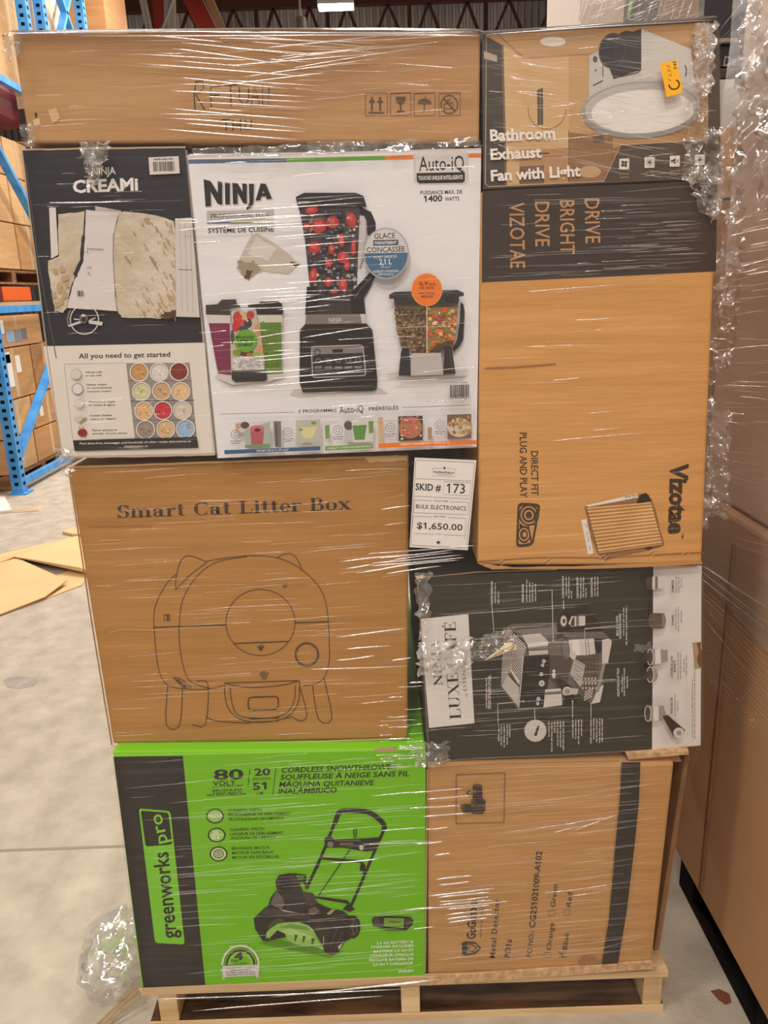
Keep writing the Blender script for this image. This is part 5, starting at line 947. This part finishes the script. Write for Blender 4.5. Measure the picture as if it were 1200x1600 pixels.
# ================================================================== added black block for the shade in the gap, and the skid sign
DK_ = thing('gap_shade_block', (.114, .45, 1.145), 'added black block standing for the shade deep in the gap behind the white skid sign', 'cardboard box')
b = MB(); b.box(.052, .176, .2, .7, 1.145, 1.372, mat('gap_shade_black', (26, 24, 23), .5)); b.build('carton_body', DK_, bevel=.004)
SG = Art(-.0085); SG.zoom(640, 710, 10.66)
sign = thing('skid_sign', at(690, 860, -.0085), 'white paper sign reading SKID # 173 tucked under the film', 'sign')
SG.part = 'paper_sheet'
q = [SG.pt(p, 0) for p in ((85, 55), (1113, 100), (970, 1595), (0, 1545))]; b = MB(); b.hexa(q, [p + Vector((0, .0015, 0)) for p in q], mat('sign_paper', (232, 226, 222), .55)); psheet = b.build('paper_sheet', sign)
SG.part = 'lettering'; kt = (52, 46, 44); tl = (120, 110, 106)
SG.text('SKID #', (96, 592), (520, 612), 112, kt, .02); SG.text('173', (615, 640), (920, 652), 160, kt, .005); SG.text('BULK ELECTRONICS', (105, 898), (940, 936), 70, kt, .006); SG.text('$1,650.00', (118, 1232), (878, 1268), 104, kt, .012)
SG.text('PALLET NAME', (410, 782), (640, 792), 24, tl, .01); SG.text('SKID PRICE', (405, 1046), (598, 1052), 26, tl, .01); SG.text('liquidationDeals.ca', (400, 302), (742, 318), 32, kt, .02); SG.text('WHOLESALE MARKETPLACE', (450, 336), (700, 348), 16, tl, .01); SG.text('A NET', (438, 1334), (528, 1338), 20, tl)
SG.part = 'ruled_lines'
SG.line(SG.rrect([(105, 90), (1085, 135), (945, 1560), (20, 1510)], 30), 6, tl, True)
for p, q in (((95, 402), (1020, 442)), ((80, 695), (1000, 742)), ((80, 760), (380, 772)), ((670, 785), (985, 800)), ((60, 970), (960, 1005)), ((60, 1030), (370, 1040)), ((640, 1052), (940, 1066)), ((90, 1318), (400, 1328)), ((560, 1336), (900, 1352)), ((80, 762), (64, 965)), ((985, 800), (962, 1000)), ((60, 1030), (30, 1320)), ((942, 1066), (920, 1410))): SG.line([p, q], 5, tl)
SG.line([(575, 452), (1020, 472), (1000, 690), (560, 665)], 5, tl, True)
SG.line([(385, 228), (545, 234)], 4, tl); SG.line([(620, 240), (770, 245), (765, 370), (375, 358), (385, 228)], 4, tl)
def leaf(x, y, r): SG.poly([(x, y - r), (x + r * .3, y - r * .4), (x + r * .9, y - r * .3), (x + r * .7, y + r * .2), (x + r * .3, y + r * .6), (x + r * .1, y + r * .5), (x + r * .1, y + r), (x - r * .1, y + r), (x - r * .1, y + r * .5), (x - r * .3, y + r * .6), (x - r * .7, y + r * .2), (x - r * .9, y - r * .3), (x - r * .3, y - r * .4)], kt)
SG.part = 'leaf_emblem'; leaf(580, 226, 26); leaf(480, 1465, 38)
SG.finish(sign, psheet)
# ================================================================== stack of goods to the right of the aisle
m_big = noisy('big_kraft', (190, 146, 106), (198, 154, 114), scale=(3, 3, 3), detail=3, rough=.75, bump=.15, bscale=(60, 60, 60), dist=.002); m_big2 = noisy('big_kraft_pale', (206, 176, 150), (222, 196, 172), scale=(3, 3, 3), detail=4, rough=.7)
SX = .79
def block(name, x0, x1, y0, y1, z0, z1, m, label, cat='cardboard box', group=None, bevel=.01):
    T = thing(name, ((x0 + x1) / 2, (y0 + y1) / 2, z0), label, cat, group); b = MB(); b.box(x0, x1, y0, y1, z0, z1, m); b.build('carton_body', T, bevel=bevel); return T
T = block('large_carton', SX, 1.75, -.62, .43, .128, 1.16, m_big, 'huge plain brown carton standing on the right beside the wrapped stack, lower of two')
b = MB(); b.box(SX - .003, SX + .001, .22, .23, .15, 1.1, card('seam_brown', (140, 100, 70))); b.build('side_seam', T)
T = block('large_carton', SX + .02, 1.75, -.62, .45, 1.165, 2.75, m_big2, 'tall pale brown film wrapped carton at the right edge, on top of the huge plain carton')
T['label'] = 'tall pale brown film wrapped carton at the right edge, upper of two'
small_pallet(SX + .025, 1.7, -.6, .41, 0, 'dark pallet in shadow under the huge plain carton', m=mat('shade_black_wood', (26, 22, 19), .9, .1))  # wood coloured near-black to stand for the shade under the carton
# load behind, seen in the gap at the upper right
block('brown_carton', .78, 1.5, 1.84, 2.4, 0, 1.98, m_c3, 'brown carton in the narrow gap below the white box')
p = [at(x, y, 1.87) for x, y in ((1115, 225), (1180, 185), (1180, 122), (1180, 105), (1180, 78), (1180, 60), (1180, 0))]
m_dk = mat('dark_print_carton', (54, 48, 46), .4)
zs = [q.z for q in p]; x0, x1 = 1.0, 1.65
block('tan_carton', x0, x1, 1.83, 2.4, 1.985, zs[1] - .035, m_c1, 'thin tan carton under the white box in the gap', bevel=.004)
T = block('white_box', x0, x1, 1.87, 2.4, zs[1] - .03, zs[2], mat('grey_white_carton', (206, 202, 196), .5), 'white box under the dark boxes in the gap at the upper right', bevel=.004)
block('dark_box', x0, x1, 1.87, 2.4, zs[2] + .004, zs[3], mat('brown_lid', (74, 56, 44), .5), 'flat dark brown box lid between white and lettered boxes', bevel=.003)
T = block('dark_box', x0, x1, 1.87, 2.4, zs[3] + .004, zs[5] - .02, m_dk, 'dark grey box with pale letters Delco in the gap', bevel=.003)
A2 = Art(1.87); A2.part = 'lettering'; A2.text('Delco', (1130, 103), (1172, 101), 15, (150, 142, 136), .02, italic=.2); A2.line([(1126, 108), (1178, 106)], 1, (120, 112, 106)); A2.finish(T)
block('grey_tray', x0, x1, 1.85, 2.4, zs[5] - .016, zs[5], mat('grey_tray_print', (150, 142, 136), .5), 'pale grey rim on the lettered dark box', bevel=.003)
T = block('dark_box', x0, x1, 1.87, 2.4, zs[5] + .004, zs[6] + .3, mat('charcoal_carton', (62, 60, 62), .4), 'charcoal wrapped box topmost in the gap', bevel=.003)
b = MB(); q = [at(x, y, 1.867) for x, y in ((1152, 4), (1180, 4), (1180, 58), (1150, 60))]; b.hexa(q, [v + Vector((0, .002, 0)) for v in q], mat('navy_print', (40, 46, 60))); b.build('printed_panel', T)
# wrapped load behind the fan box
xs_ = [at(x, 20, 1.3).x for x in (905, 975, 1028, 1092)]
for i, (c, lb) in enumerate((((206, 186, 168), 'white film wrapped carton standing behind the fan box, leftmost'), ((70, 66, 64), 'dark printed film wrapped carton with green stroke behind the fan box'), ((150, 112, 84), 'brown film wrapped carton behind the fan box at its right end'))):
    T = block('wrapped_carton', xs_[i] + .002, xs_[i + 1], 1.3, 1.8, 0, 2.75, mat('wrapped_carton_%d' % i, c, .5), lb, group='wrapped load behind the fan box', bevel=.004)
    if i == 1:
        b = MB(); q = [at(x, y, 1.299) for x, y in ((984, 0), (990, 0), (986, 12), (984, 30), (980, 30), (981, 14))]; b.add(q, [tuple(range(6))], mat('green_stroke', (120, 176, 60))); b.build('printed_stroke', T)

# ================================================================== stretch film
F_CLEAR = film_mat('stretch_film', .025, .05, .010, rough=.22, bump=.35, lo=.5, hi=.8)
F_RIDGE = film_mat('stretch_film_fold', .45, .30, .22, rough=.16, bump=.0, lo=.3, hi=.7)
F_FAINT = film_mat('stretch_film_crease', .07, .10, .05, rough=.2, bump=.0, lo=.3, hi=.7)
F_BUNCH = film_mat('stretch_film_bunched', .08, .50, .10, rough=.14, bump=.35, bscale=(26, 26, 26), streak=(22, 22, 22), lo=.45, hi=.7)
F_BUNCH2 = film_mat('stretch_film_crushed', .10, .5, .34, rough=.14, bump=.5, bscale=(40, 40, 40), streak=(30, 30, 30), lo=.42, hi=.66)
FY = -.0125
WRAP = thing('stretch_wrap', (.02, .4, .09), 'clear plastic stretch film wound around the whole stack', 'stretch film')
def interp(tbl, y):
    if y <= tbl[0][0]: return tbl[0][1]
    for (a_, b_), (c_, d_) in zip(tbl, tbl[1:]):
        if y <= c_: return b_ + (d_ - b_) * (y - a_) / (c_ - a_)
    return tbl[-1][1]
def wall(name, lt, rt, ys, Y, mat_, back=.0, ncol=12, parent=WRAP):
    b = MB(); v = []
    for y in ys:
        xl, xr = lt(y), rt(y)
        row = [at(xl + (xr - xl) * i / ncol, y - (xr - xl) * i / ncol * .0, Y) for i in range(ncol + 1)]
        for i, p in enumerate(row): p.y += .0025 * noise.noise(Vector((p.x * 6, 0, p.z * 30)))
        if back: row = [row[0] + Vector((-.004, back, 0)), row[0] + Vector((-.004, .02, 0))] + row + [row[-1] + Vector((.004, .02, 0)), row[-1] + Vector((.004, back, 0))]
        v += row
    k = len(v) // len(ys)
    b.add(v, [(r_ * k + i, r_ * k + i + 1, (r_ + 1) * k + i + 1, (r_ + 1) * k + i) for r_ in range(len(ys) - 1) for i in range(k - 1)], mat_)
    return b.build(name, parent, smooth=True)
LT = [(46, 14), (60, 16), (222, 40), (240, 32), (715, 93), (730, 103), (1165, 174), (1180, 174), (1545, 219), (1562, 232)]
RT = [(24, 1126), (280, 1130), (300, 1124), (885, 1100), (1165, 1099), (1200, 1082), (1505, 1026), (1562, 1030)]
ys = [48 + (1562 - 48) * i / 70 for i in range(71)]
def toprow(x): return 46 if x < 752 else 50 - (x - 752) * .065
o = wall('film_sheet', lambda y: interp(LT, y), lambda y: interp(RT, y), ys, FY, F_CLEAR, back=.8)
# film lying over the top edge
b = MB(); tp = [(14, 50), (200, 48), (400, 46), (600, 46), (748, 48), (756, 51), (900, 42), (1000, 36), (1122, 27)]; v = []
for x, y in tp: p = at(x, y, FY); v += [p, p + Vector((0, .012, .006)), p + Vector((0, .5, .006))]
b.add(v, [(3 * i + j, 3 * i + 3 + j, 3 * i + 4 + j, 3 * i + 1 + j) for i in range(len(tp) - 1) for j in range(2)], F_RIDGE); b.build('film_top', WRAP, smooth=True)
def ridge(mb, p, q, w, mat_, Y=FY, rise=.5, bow=None, X=None):
    """a fold of film pulled tight: a thin lens shaped bead from p to q (photo points), w pixels wide"""
    n = 10; v = []; bow = rnd.uniform(-1.2, 1.2) if bow is None else bow
    for i in range(n + 1):
        t = i / n; x = p[0] + (q[0] - p[0]) * t; y = p[1] + (q[1] - p[1]) * t + bow * math.sin(math.pi * t)
        h = w / 2 * min(1, 4 * math.sin(math.pi * t) * .5 + .08)
        for k in range(5):
            s = -1 + k / 2; d = .0006 + math.sqrt(max(0, 1 - s * s)) * h * .0009 * rise * 2
            v.append(at(x, y + s * h, Y - d) if X is None else atx(x, y + s * h, X - d))
    mb.add(v, [(i * 5 + k, (i + 1) * 5 + k, (i + 1) * 5 + k + 1, i * 5 + k + 1) for i in range(n) for k in range(4)], mat_)
RB = MB(); FB = MB()
S = lambda lst, w, ox=0, oy=0, z=1, m=None, mb=None: [ridge(mb or RB, (ox + a_ / z, oy + b_ / z), (ox + c_ / z, oy + d_ / z), w, m or F_RIDGE) for a_, b_, c_, d_ in lst]
# long carton: strong fan of folds, centre right
S([(430, 198, 985, 242), (535, 150, 905, 205), (560, 241, 905, 278), (528, 284, 965, 302), (525, 338, 965, 374), (520, 368, 965, 402), (500, 402, 945, 438), (575, 384, 960, 412)], 2.6, z=2)
S([(640, 272, 1025, 226), (560, 132, 1045, 182), (700, 206, 1190, 166), (470, 110, 700, 132), (640, 300, 960, 318), (700, 250, 1000, 268), (420, 168, 780, 188), (600, 318, 990, 340)], 1.8, z=2)
S([(760, 240, 1195, 180), (820, 150, 1190, 112), (660, 118, 1190, 136), (720, 108, 1190, 152), (840, 190, 1200, 140), (900, 215, 1300, 150), (1000, 130, 1400, 112), (960, 170, 1380, 130), (640, 100, 1300, 104), (800, 98, 1470, 108), (700, 150, 1060, 176), (780, 130, 1080, 150)], 1.5, z=2)
for k in range(46):
    x = rnd.uniform(240, 620); y = rnd.uniform(58, 215); l = rnd.uniform(40, 160); s_ = rnd.choice((.08, .07, -.09, .02, -.12)); ridge(RB if k % 3 == 0 else FB, (x, y), (min(745, x + l), y + s_ * l), rnd.uniform(.8, 1.6), F_RIDGE if k % 3 == 0 else F_FAINT)
for k in range(40):
    x = rnd.uniform(30, 690); y = rnd.uniform(60, 215); l = rnd.uniform(20, 120); ridge(FB, (x, y), (min(745, x + l), y + rnd.uniform(-.08, .08) * l), rnd.uniform(.7, 1.5), F_FAINT)
# blender box
S([(0, 325, 490, 288), (100, 322, 330, 300), (150, 345, 500, 322), (300, 268, 720, 242), (340, 340, 640, 326), (350, 380, 570, 362), (0, 350, 200, 330), (300, 488, 480, 478), (320, 585, 480, 572), (300, 612, 560, 600)], 2.0, 280, 220, 2.5)
S([(300, 770, 490, 740), (290, 860, 540, 836), (300, 905, 520, 890), (420, 640, 700, 600), (380, 660, 600, 640), (480, 770, 760, 725), (520, 868, 740, 838), (360, 930, 760, 900)], 1.6, 280, 220, 2.5)
for k in range(110):
    x = rnd.uniform(300, 660); y = rnd.uniform(250, 660); l = rnd.uniform(30, 150); s_ = rnd.uniform(-.11, -.02); ridge(RB if k % 3 == 0 else FB, (x, y), (min(748, x + l), y + s_ * l), rnd.uniform(.7, 1.5), F_RIDGE if k % 3 == 0 else F_FAINT)
for k in range(24):
    x = rnd.uniform(95, 300); y = rnd.uniform(560, 705); l = rnd.uniform(20, 60); ridge(FB, (x, y), (x + l, y - .03 * l), rnd.uniform(.6, 1.2), F_FAINT)
for k in range(24):
    x = rnd.uniform(45, 240); y = rnd.uniform(240, 540); l = rnd.uniform(20, 60); ridge(FB, (x, y), (x + l, y - .03 * l), rnd.uniform(.6, 1.2), F_FAINT)
S([(975, 205, 1160, 208), (980, 228, 1200, 226), (30, 80, 680, 66)], 1.6, 70, 300, 4.8)
# litter carton, right half
S([(770, 575, 975, 548), (700, 665, 985, 655), (800, 608, 930, 598), (780, 360, 990, 338), (830, 392, 985, 365), (800, 380, 880, 366), (770, 640, 880, 626), (930, 640, 985, 632), (900, 212, 985, 200)], 1.8, 100, 680, 1.818)
for k in range(120):
    x = rnd.uniform(110, 600); y = rnd.uniform(735, 1150); x = max(x, interp(LT, y) + 8); l = rnd.uniform(30, 150); ridge(RB if (x > 520 and k % 3 == 0) else FB, (x, y), (min(636, x + l), y - rnd.uniform(.02, .10) * l), rnd.uniform(.6, 1.4), F_RIDGE if (x > 520 and k % 3 == 0) else F_FAINT)
# film across the gap under the sign
for y in (857, 864, 872, 880, 889, 868, 876): ridge(RB, (rnd.uniform(560, 625), y + 8), (rnd.uniform(690, 745), y - 5), rnd.uniform(1.5, 3), F_RIDGE)
# headlight carton
S([(450, 550, 590, 540), (520, 590, 560, 584), (260, 655, 560, 648), (360, 785, 470, 775), (500, 915, 590, 908), (520, 980, 620, 972), (360, 1022, 760, 988), (260, 440, 640, 410)], 1.1, 720, 280, 2.5)
for k in range(100):
    x = rnd.uniform(755, 1060); y = rnd.uniform(300, 870) if k > 40 else rnd.uniform(300, 440); l = rnd.uniform(40, 200); ridge(FB, (x, y), (min(1098, x + l), y - rnd.uniform(.02, .06) * l), rnd.uniform(.6, 1.4), F_FAINT)
for k in range(26):
    x = rnd.uniform(900, 1050); y = rnd.uniform(320, 425); l = rnd.uniform(20, 70); ridge(RB, (x, y), (min(1110, x + l), y - .04 * l), .8, F_RIDGE)
# fan box: slanting folds
for k in range(190):
    x = rnd.uniform(757, 1060); y = rnd.uniform(50, 275); l = rnd.uniform(25, 110); s_ = rnd.choice((.18, .25, .1, -.1)); ridge(RB if k % 3 == 0 else FB, (x, y), (min(1120, x + l), min(290, y + s_ * l)), rnd.uniform(.6, 1.2), F_RIDGE if k % 3 == 0 else F_FAINT)
# coffee box
for k in range(70):
    x = rnd.uniform(656, 960); y = rnd.uniform(905, 1160); l = rnd.uniform(30, 150); ridge(FB, (x, y), (min(1092, x + l), y - rnd.uniform(.03, .09) * l), rnd.uniform(.6, 1.5), F_FAINT)
# snow thrower box
S([(970, 240, 1165, 222), (1000, 365, 1170, 352), (1070, 655, 1195, 640), (1120, 720, 1195, 712), (820, 480, 1000, 466), (940, 412, 1190, 404)], 1.6, 160, 1140, 2.3077)
for k in range(150):
    y = rnd.uniform(1185, 1530); x = rnd.uniform(interp(LT, y) + 6, 600); l = rnd.uniform(40, 170); ridge(FB, (x, y), (min(662, x + l), y - rnd.uniform(.05, .1) * l), rnd.uniform(.6, 1.4), F_FAINT)
for k in range(30):
    x = rnd.uniform(585, 640); y = rnd.uniform(1060, 1200); l = rnd.uniform(15, 45); ridge(RB, (x, y), (min(662, x + l), y - .05 * l), rnd.uniform(.8, 1.6), F_RIDGE)
# metal detector carton
S([(0, 170, 175, 155), (60, 190, 200, 178), (0, 220, 170, 212), (40, 250, 190, 238), (50, 292, 130, 284), (20, 340, 110, 332), (80, 380, 140, 372), (85, 460, 210, 446), (95, 478, 200, 466), (60, 515, 285, 488), (90, 520, 270, 502), (100, 534, 270, 516), (0, 560, 330, 532), (120, 560, 270, 545), (120, 578, 280, 560), (120, 592, 300, 575), (125, 606, 270, 588), (95, 545, 280, 528)], 2.6, 640, 1160, 2.143)
S([(420, 290, 660, 252), (480, 302, 640, 270), (540, 300, 700, 240), (440, 505, 660, 478), (530, 515, 640, 500), (330, 300, 560, 270)], 1.0, 640, 1160, 2.143)
for k in range(120):
    x = rnd.uniform(672, 940); y = rnd.uniform(1205, 1510); l = rnd.uniform(40, 180); ridge(FB, (x, y), (min(1040 - (y - 1190) * .1, x + l), y - rnd.uniform(.06, .13) * l), rnd.uniform(.6, 1.3), F_FAINT)
# along the pallet edge
S([(230, 1562, 640, 1545), (420, 1558, 670, 1534), (300, 1580, 600, 1556), (520, 1548, 690, 1530)], 2.0)
# top rim
S([(20, 52, 400, 49), (300, 50, 748, 50), (120, 56, 600, 54), (420, 55, 750, 56), (756, 54, 1118, 31), (840, 46, 960, 36)], 2.2)
tag(RB.build('film_folds', WRAP, smooth=True), kind='stuff'); tag(FB.build('film_creases', WRAP, smooth=True), kind='stuff')
def bunch(poly, name='bunched_film', amp=.010, Y=FY, res=26, parent=WRAP, pt=None, m=None, rough_=55):
    """a crumpled bundle of film inside a measured quad TL TR BR BL"""
    TL, TR, BR, BL = [Vector((p[0], p[1], 0)) for p in poly]; v = []; nx = res; ny = max(6, int(res * ((BL - TL).length / max(1, (TR - TL).length)))); ny = min(ny, 90)
    for j in range(ny + 1):
        t = j / ny
        for i in range(nx + 1):
            s = i / nx; p = TL.lerp(TR, s).lerp(BL.lerp(BR, s), t); e = min(s, 1 - s, t, 1 - t)
            p.x += noise.noise(Vector((t * 9, s * 3, 5.1))) * 9 * (1 if e < .2 else .5); p.y += noise.noise(Vector((s * 7, t * 3, 2.2))) * 6
            w3 = at(p.x, p.y, Y) if pt is None else pt(p.x, p.y)
            h = noise.turbulence(w3 * rough_, 3, False) * amp * 2.2 * min(1, e * 9)
            v.append(w3 + (Vector((0, -h, 0)) if pt is None else Vector((-h, -h * .3, 0))))
    k = nx + 1; b = MB(); b.add(v, [(j * k + i, j * k + i + 1, (j + 1) * k + i + 1, (j + 1) * k + i) for j in range(ny) for i in range(nx)], m or F_BUNCH)
    return b.build(name, parent, smooth=True)
bunch([(1086, 36), (1120, 34), (1112, 150), (1080, 140)], m=F_BUNCH2); bunch([(1078, 130), (1108, 130), (1088, 290), (1066, 280)]); bunch([(1072, 262), (1128, 255), (1122, 345), (1092, 330)])
bunch([(1098, 200), (1128, 200), (1128, 330), (1112, 350)], amp=.012)
bunch([(654, 1004), (736, 996), (736, 1046), (652, 1058)], amp=.013, m=F_BUNCH2); bunch([(726, 1002), (806, 998), (800, 1016), (722, 1036)], amp=.012); bunch([(756, 992), (790, 984), (800, 1004), (748, 1012)], amp=.006)
bunch([(124, 222), (172, 222), (164, 258), (132, 258)], amp=.014, m=F_BUNCH2); bunch([(134, 250), (160, 250), (150, 292), (136, 292)], amp=.007); bunch([(30, 195), (48, 192), (54, 226), (40, 232)], amp=.008, res=12); bunch([(6, 52), (30, 54), (28, 90), (10, 100)], amp=.008, res=12)
bunch([(85, 700), (112, 702), (116, 745), (98, 742)], amp=.007, res=12); bunch([(300, 232), (560, 222), (560, 240), (300, 246)], amp=.006, res=40, rough_=30); bunch([(480, 222), (750, 216), (750, 232), (480, 238)], amp=.006, res=40, rough_=30)
bunch([(648, 895), (672, 893), (670, 1000), (656, 1000)], amp=.006, res=10)
bunch([(640, 1160), (700, 1160), (700, 1196), (650, 1200)], amp=.006)
# torn white flap standing off the coffee box
b = MB(); f = [at(x, y, -.014) for x, y in ((757, 1027), (780, 1013), (793, 1003), (806, 1006), (808, 1014), (780, 1024))]; f[0].y -= .012; f[1].y -= .014
b.add(f + [p + Vector((0, .002, 0)) for p in f], [tuple(range(6))[::-1], tuple(range(6, 12))] + [(i, (i + 1) % 6, 6 + (i + 1) % 6, 6 + i) for i in range(6)], mat('torn_white_board', (222, 204, 172), .7)); b.build('torn_flap', LUX)
# film hanging between the stack and the cartons at the right
HY = .12
for q in ([(1108, 400), (1140, 380), (1148, 470), (1124, 480)], [(1128, 330), (1152, 320), (1150, 440), (1132, 450)], [(1100, 460), (1126, 440), (1118, 600), (1098, 600)], [(1118, 560), (1142, 540), (1144, 570), (1120, 575)], [(1092, 620), (1112, 616), (1108, 830), (1090, 820)], [(1110, 640), (1140, 640), (1138, 815), (1112, 800)], [(1096, 780), (1124, 778), (1122, 805), (1102, 808)]):
    bunch(q, 'hanging_film', .02, Y=HY, res=16, rough_=24)
# film round the right-hand cartons
WR = thing('stretch_wrap', (SX + .4, 0, 1.0), 'clear stretch film around the tall cartons at the right edge', 'stretch film')
F_SIDE = film_mat('stretch_film_side', .06, .14, .14, rough=.35, bump=.35, bscale=(3, 2, 26), streak=(2, 1.2, 30), lo=.4, hi=.75)
b = MB(); v = []
for j in range(41):
    z = .98 + 1.75 * j / 40
    for i in range(25): y = .455 - 1.07 * i / 24; v.append(Vector((SX - .007 + .006 * noise.noise(Vector((y * 4, z * 9, 0))), y, z - .12 * i / 24 * (1 if j == 0 else 0))))
b.add(v, [(j * 25 + i, j * 25 + i + 1, (j + 1) * 25 + i + 1, (j + 1) * 25 + i) for j in range(40) for i in range(24)], F_SIDE); b.build('film_sheet', WR, smooth=True)
RB = MB()
for k in range(130):
    x = rnd.uniform(1112, 1190); y = rnd.uniform(340, 900) if k < 95 else rnd.uniform(0, 340); s_ = (y - 560) / 900 + rnd.uniform(-.1, .1) if y > 340 else -1.2 + rnd.uniform(-.3, .3); l = rnd.uniform(20, 90); x1 = min(1215, x + l)
    ridge(RB, (x, y), (x1, y + s_ * (x1 - x)), rnd.uniform(.7, 1.4), F_RIDGE if k % 4 == 0 else F_FAINT, X=SX - .016)
for k in range(12): ridge(RB, (rnd.uniform(1085, 1100), 890 + k * 6), (1215, 985 + k * 12), rnd.uniform(.8, 1.8), F_RIDGE if k < 2 else F_FAINT, X=SX - .016)
for k in range(18): ridge(RB, (1098, 985 + k * 4), (1215, 1080 + k * 9), rnd.uniform(.8, 1.6), F_FAINT, X=SX - .016)
ridge(RB, (1100, 885), (1215, 960), 3, F_RIDGE, X=SX - .016)
tag(RB.build('film_folds', WR, smooth=True), kind='stuff')
sp = lambda x, y: atx(x, y, SX - .014)
for q in ([(1158, 0), (1190, 0), (1178, 200), (1150, 220)], [(1140, 200), (1165, 190), (1160, 420), (1135, 430)], [(1128, 420), (1160, 410), (1146, 560), (1120, 560)], [(1180, 60), (1205, 40), (1205, 330), (1184, 330)]): bunch(q, 'bunched_film', .012, pt=sp, parent=WR, res=16, rough_=22)
# film on the load behind
WB = thing('stretch_wrap', ((xs_[0] + xs_[3]) / 2, 1.5, 2.0), 'whitish stretch film over the load behind the fan box', 'stretch film')
b = MB(); v = []
for j in range(13):
    for i in range(13): x = xs_[0] - .01 + (xs_[3] - xs_[0] + .02) * i / 12; z = 2.0 + .8 * j / 12; v.append((x, 1.285 + .004 * noise.noise(Vector((x * 14, z * 9, 1))), z))
b.add(v, [(j * 13 + i, j * 13 + i + 1, (j + 1) * 13 + i + 1, (j + 1) * 13 + i) for j in range(12) for i in range(12)], F_SIDE); b.build('film_sheet', WB, smooth=True)
RB = MB()
for k in range(70): x = rnd.uniform(905, 1085); l = rnd.uniform(20, 60); ridge(RB, (x, rnd.uniform(-10, 5)), (x - l * .35, l), rnd.uniform(.8, 1.8), F_RIDGE, Y=1.275)
for k in range(40): x = rnd.uniform(905, 1080); y = rnd.uniform(0, 40); ridge(RB, (x, y), (x + 24, y - 10), rnd.uniform(.8, 1.4), F_RIDGE, Y=1.275)
tag(RB.build('film_folds', WB, smooth=True), kind='stuff')
# loose film and straps on the floor at the lower left
LF = thing('loose_film', (-.70, .15, 0), 'crumpled loose clear film on the floor at the pallet corner', 'plastic film')
b = MB(); v = []; nu, nv = 26, 34
for j in range(nv + 1):
    t = j / nv * math.pi * .95
    for i in range(nu + 1):
        s = i / nu * 2 * math.pi; d = Vector((math.cos(s) * math.sin(t), math.sin(s) * math.sin(t), math.cos(t))); r = 1 + .35 * noise.noise(d * 2.6) + .12 * noise.noise(d * 8)
        p = Vector((-.715 + d.x * .085 * r + .0, .15 + d.y * .12 * r, .085 + d.z * .08 * r)); p.z = max(.003, p.z); v.append(p)
b.add(v, [(j * (nu + 1) + i, j * (nu + 1) + i + 1, (j + 1) * (nu + 1) + i + 1, (j + 1) * (nu + 1) + i) for j in range(nv) for i in range(nu)], F_BUNCH); b.build('crumpled_sheet', LF, smooth=True)
m_strap = mat('strap_tan', (168, 140, 104), .4)
for i, (p, q) in enumerate((((150, 1602), (214, 1542)), ((156, 1606), (216, 1548)), ((166, 1606), (218, 1556)))):
    A_, B_ = fl(*p, .006), fl(*q, .05); b = MB(); b.bar(A_, A_.lerp(B_, .5) + Vector((0, 0, .004 * i)), .006, .002, m_strap); b.bar(A_.lerp(B_, .5) + Vector((0, 0, .004 * i)), B_, .006, .002, m_strap)
    o = b.build('packing_strap', loc=A_); tag(o, 'tan plastic packing strap end sticking out at the lower left pallet corner', 'strap', 'packing straps')
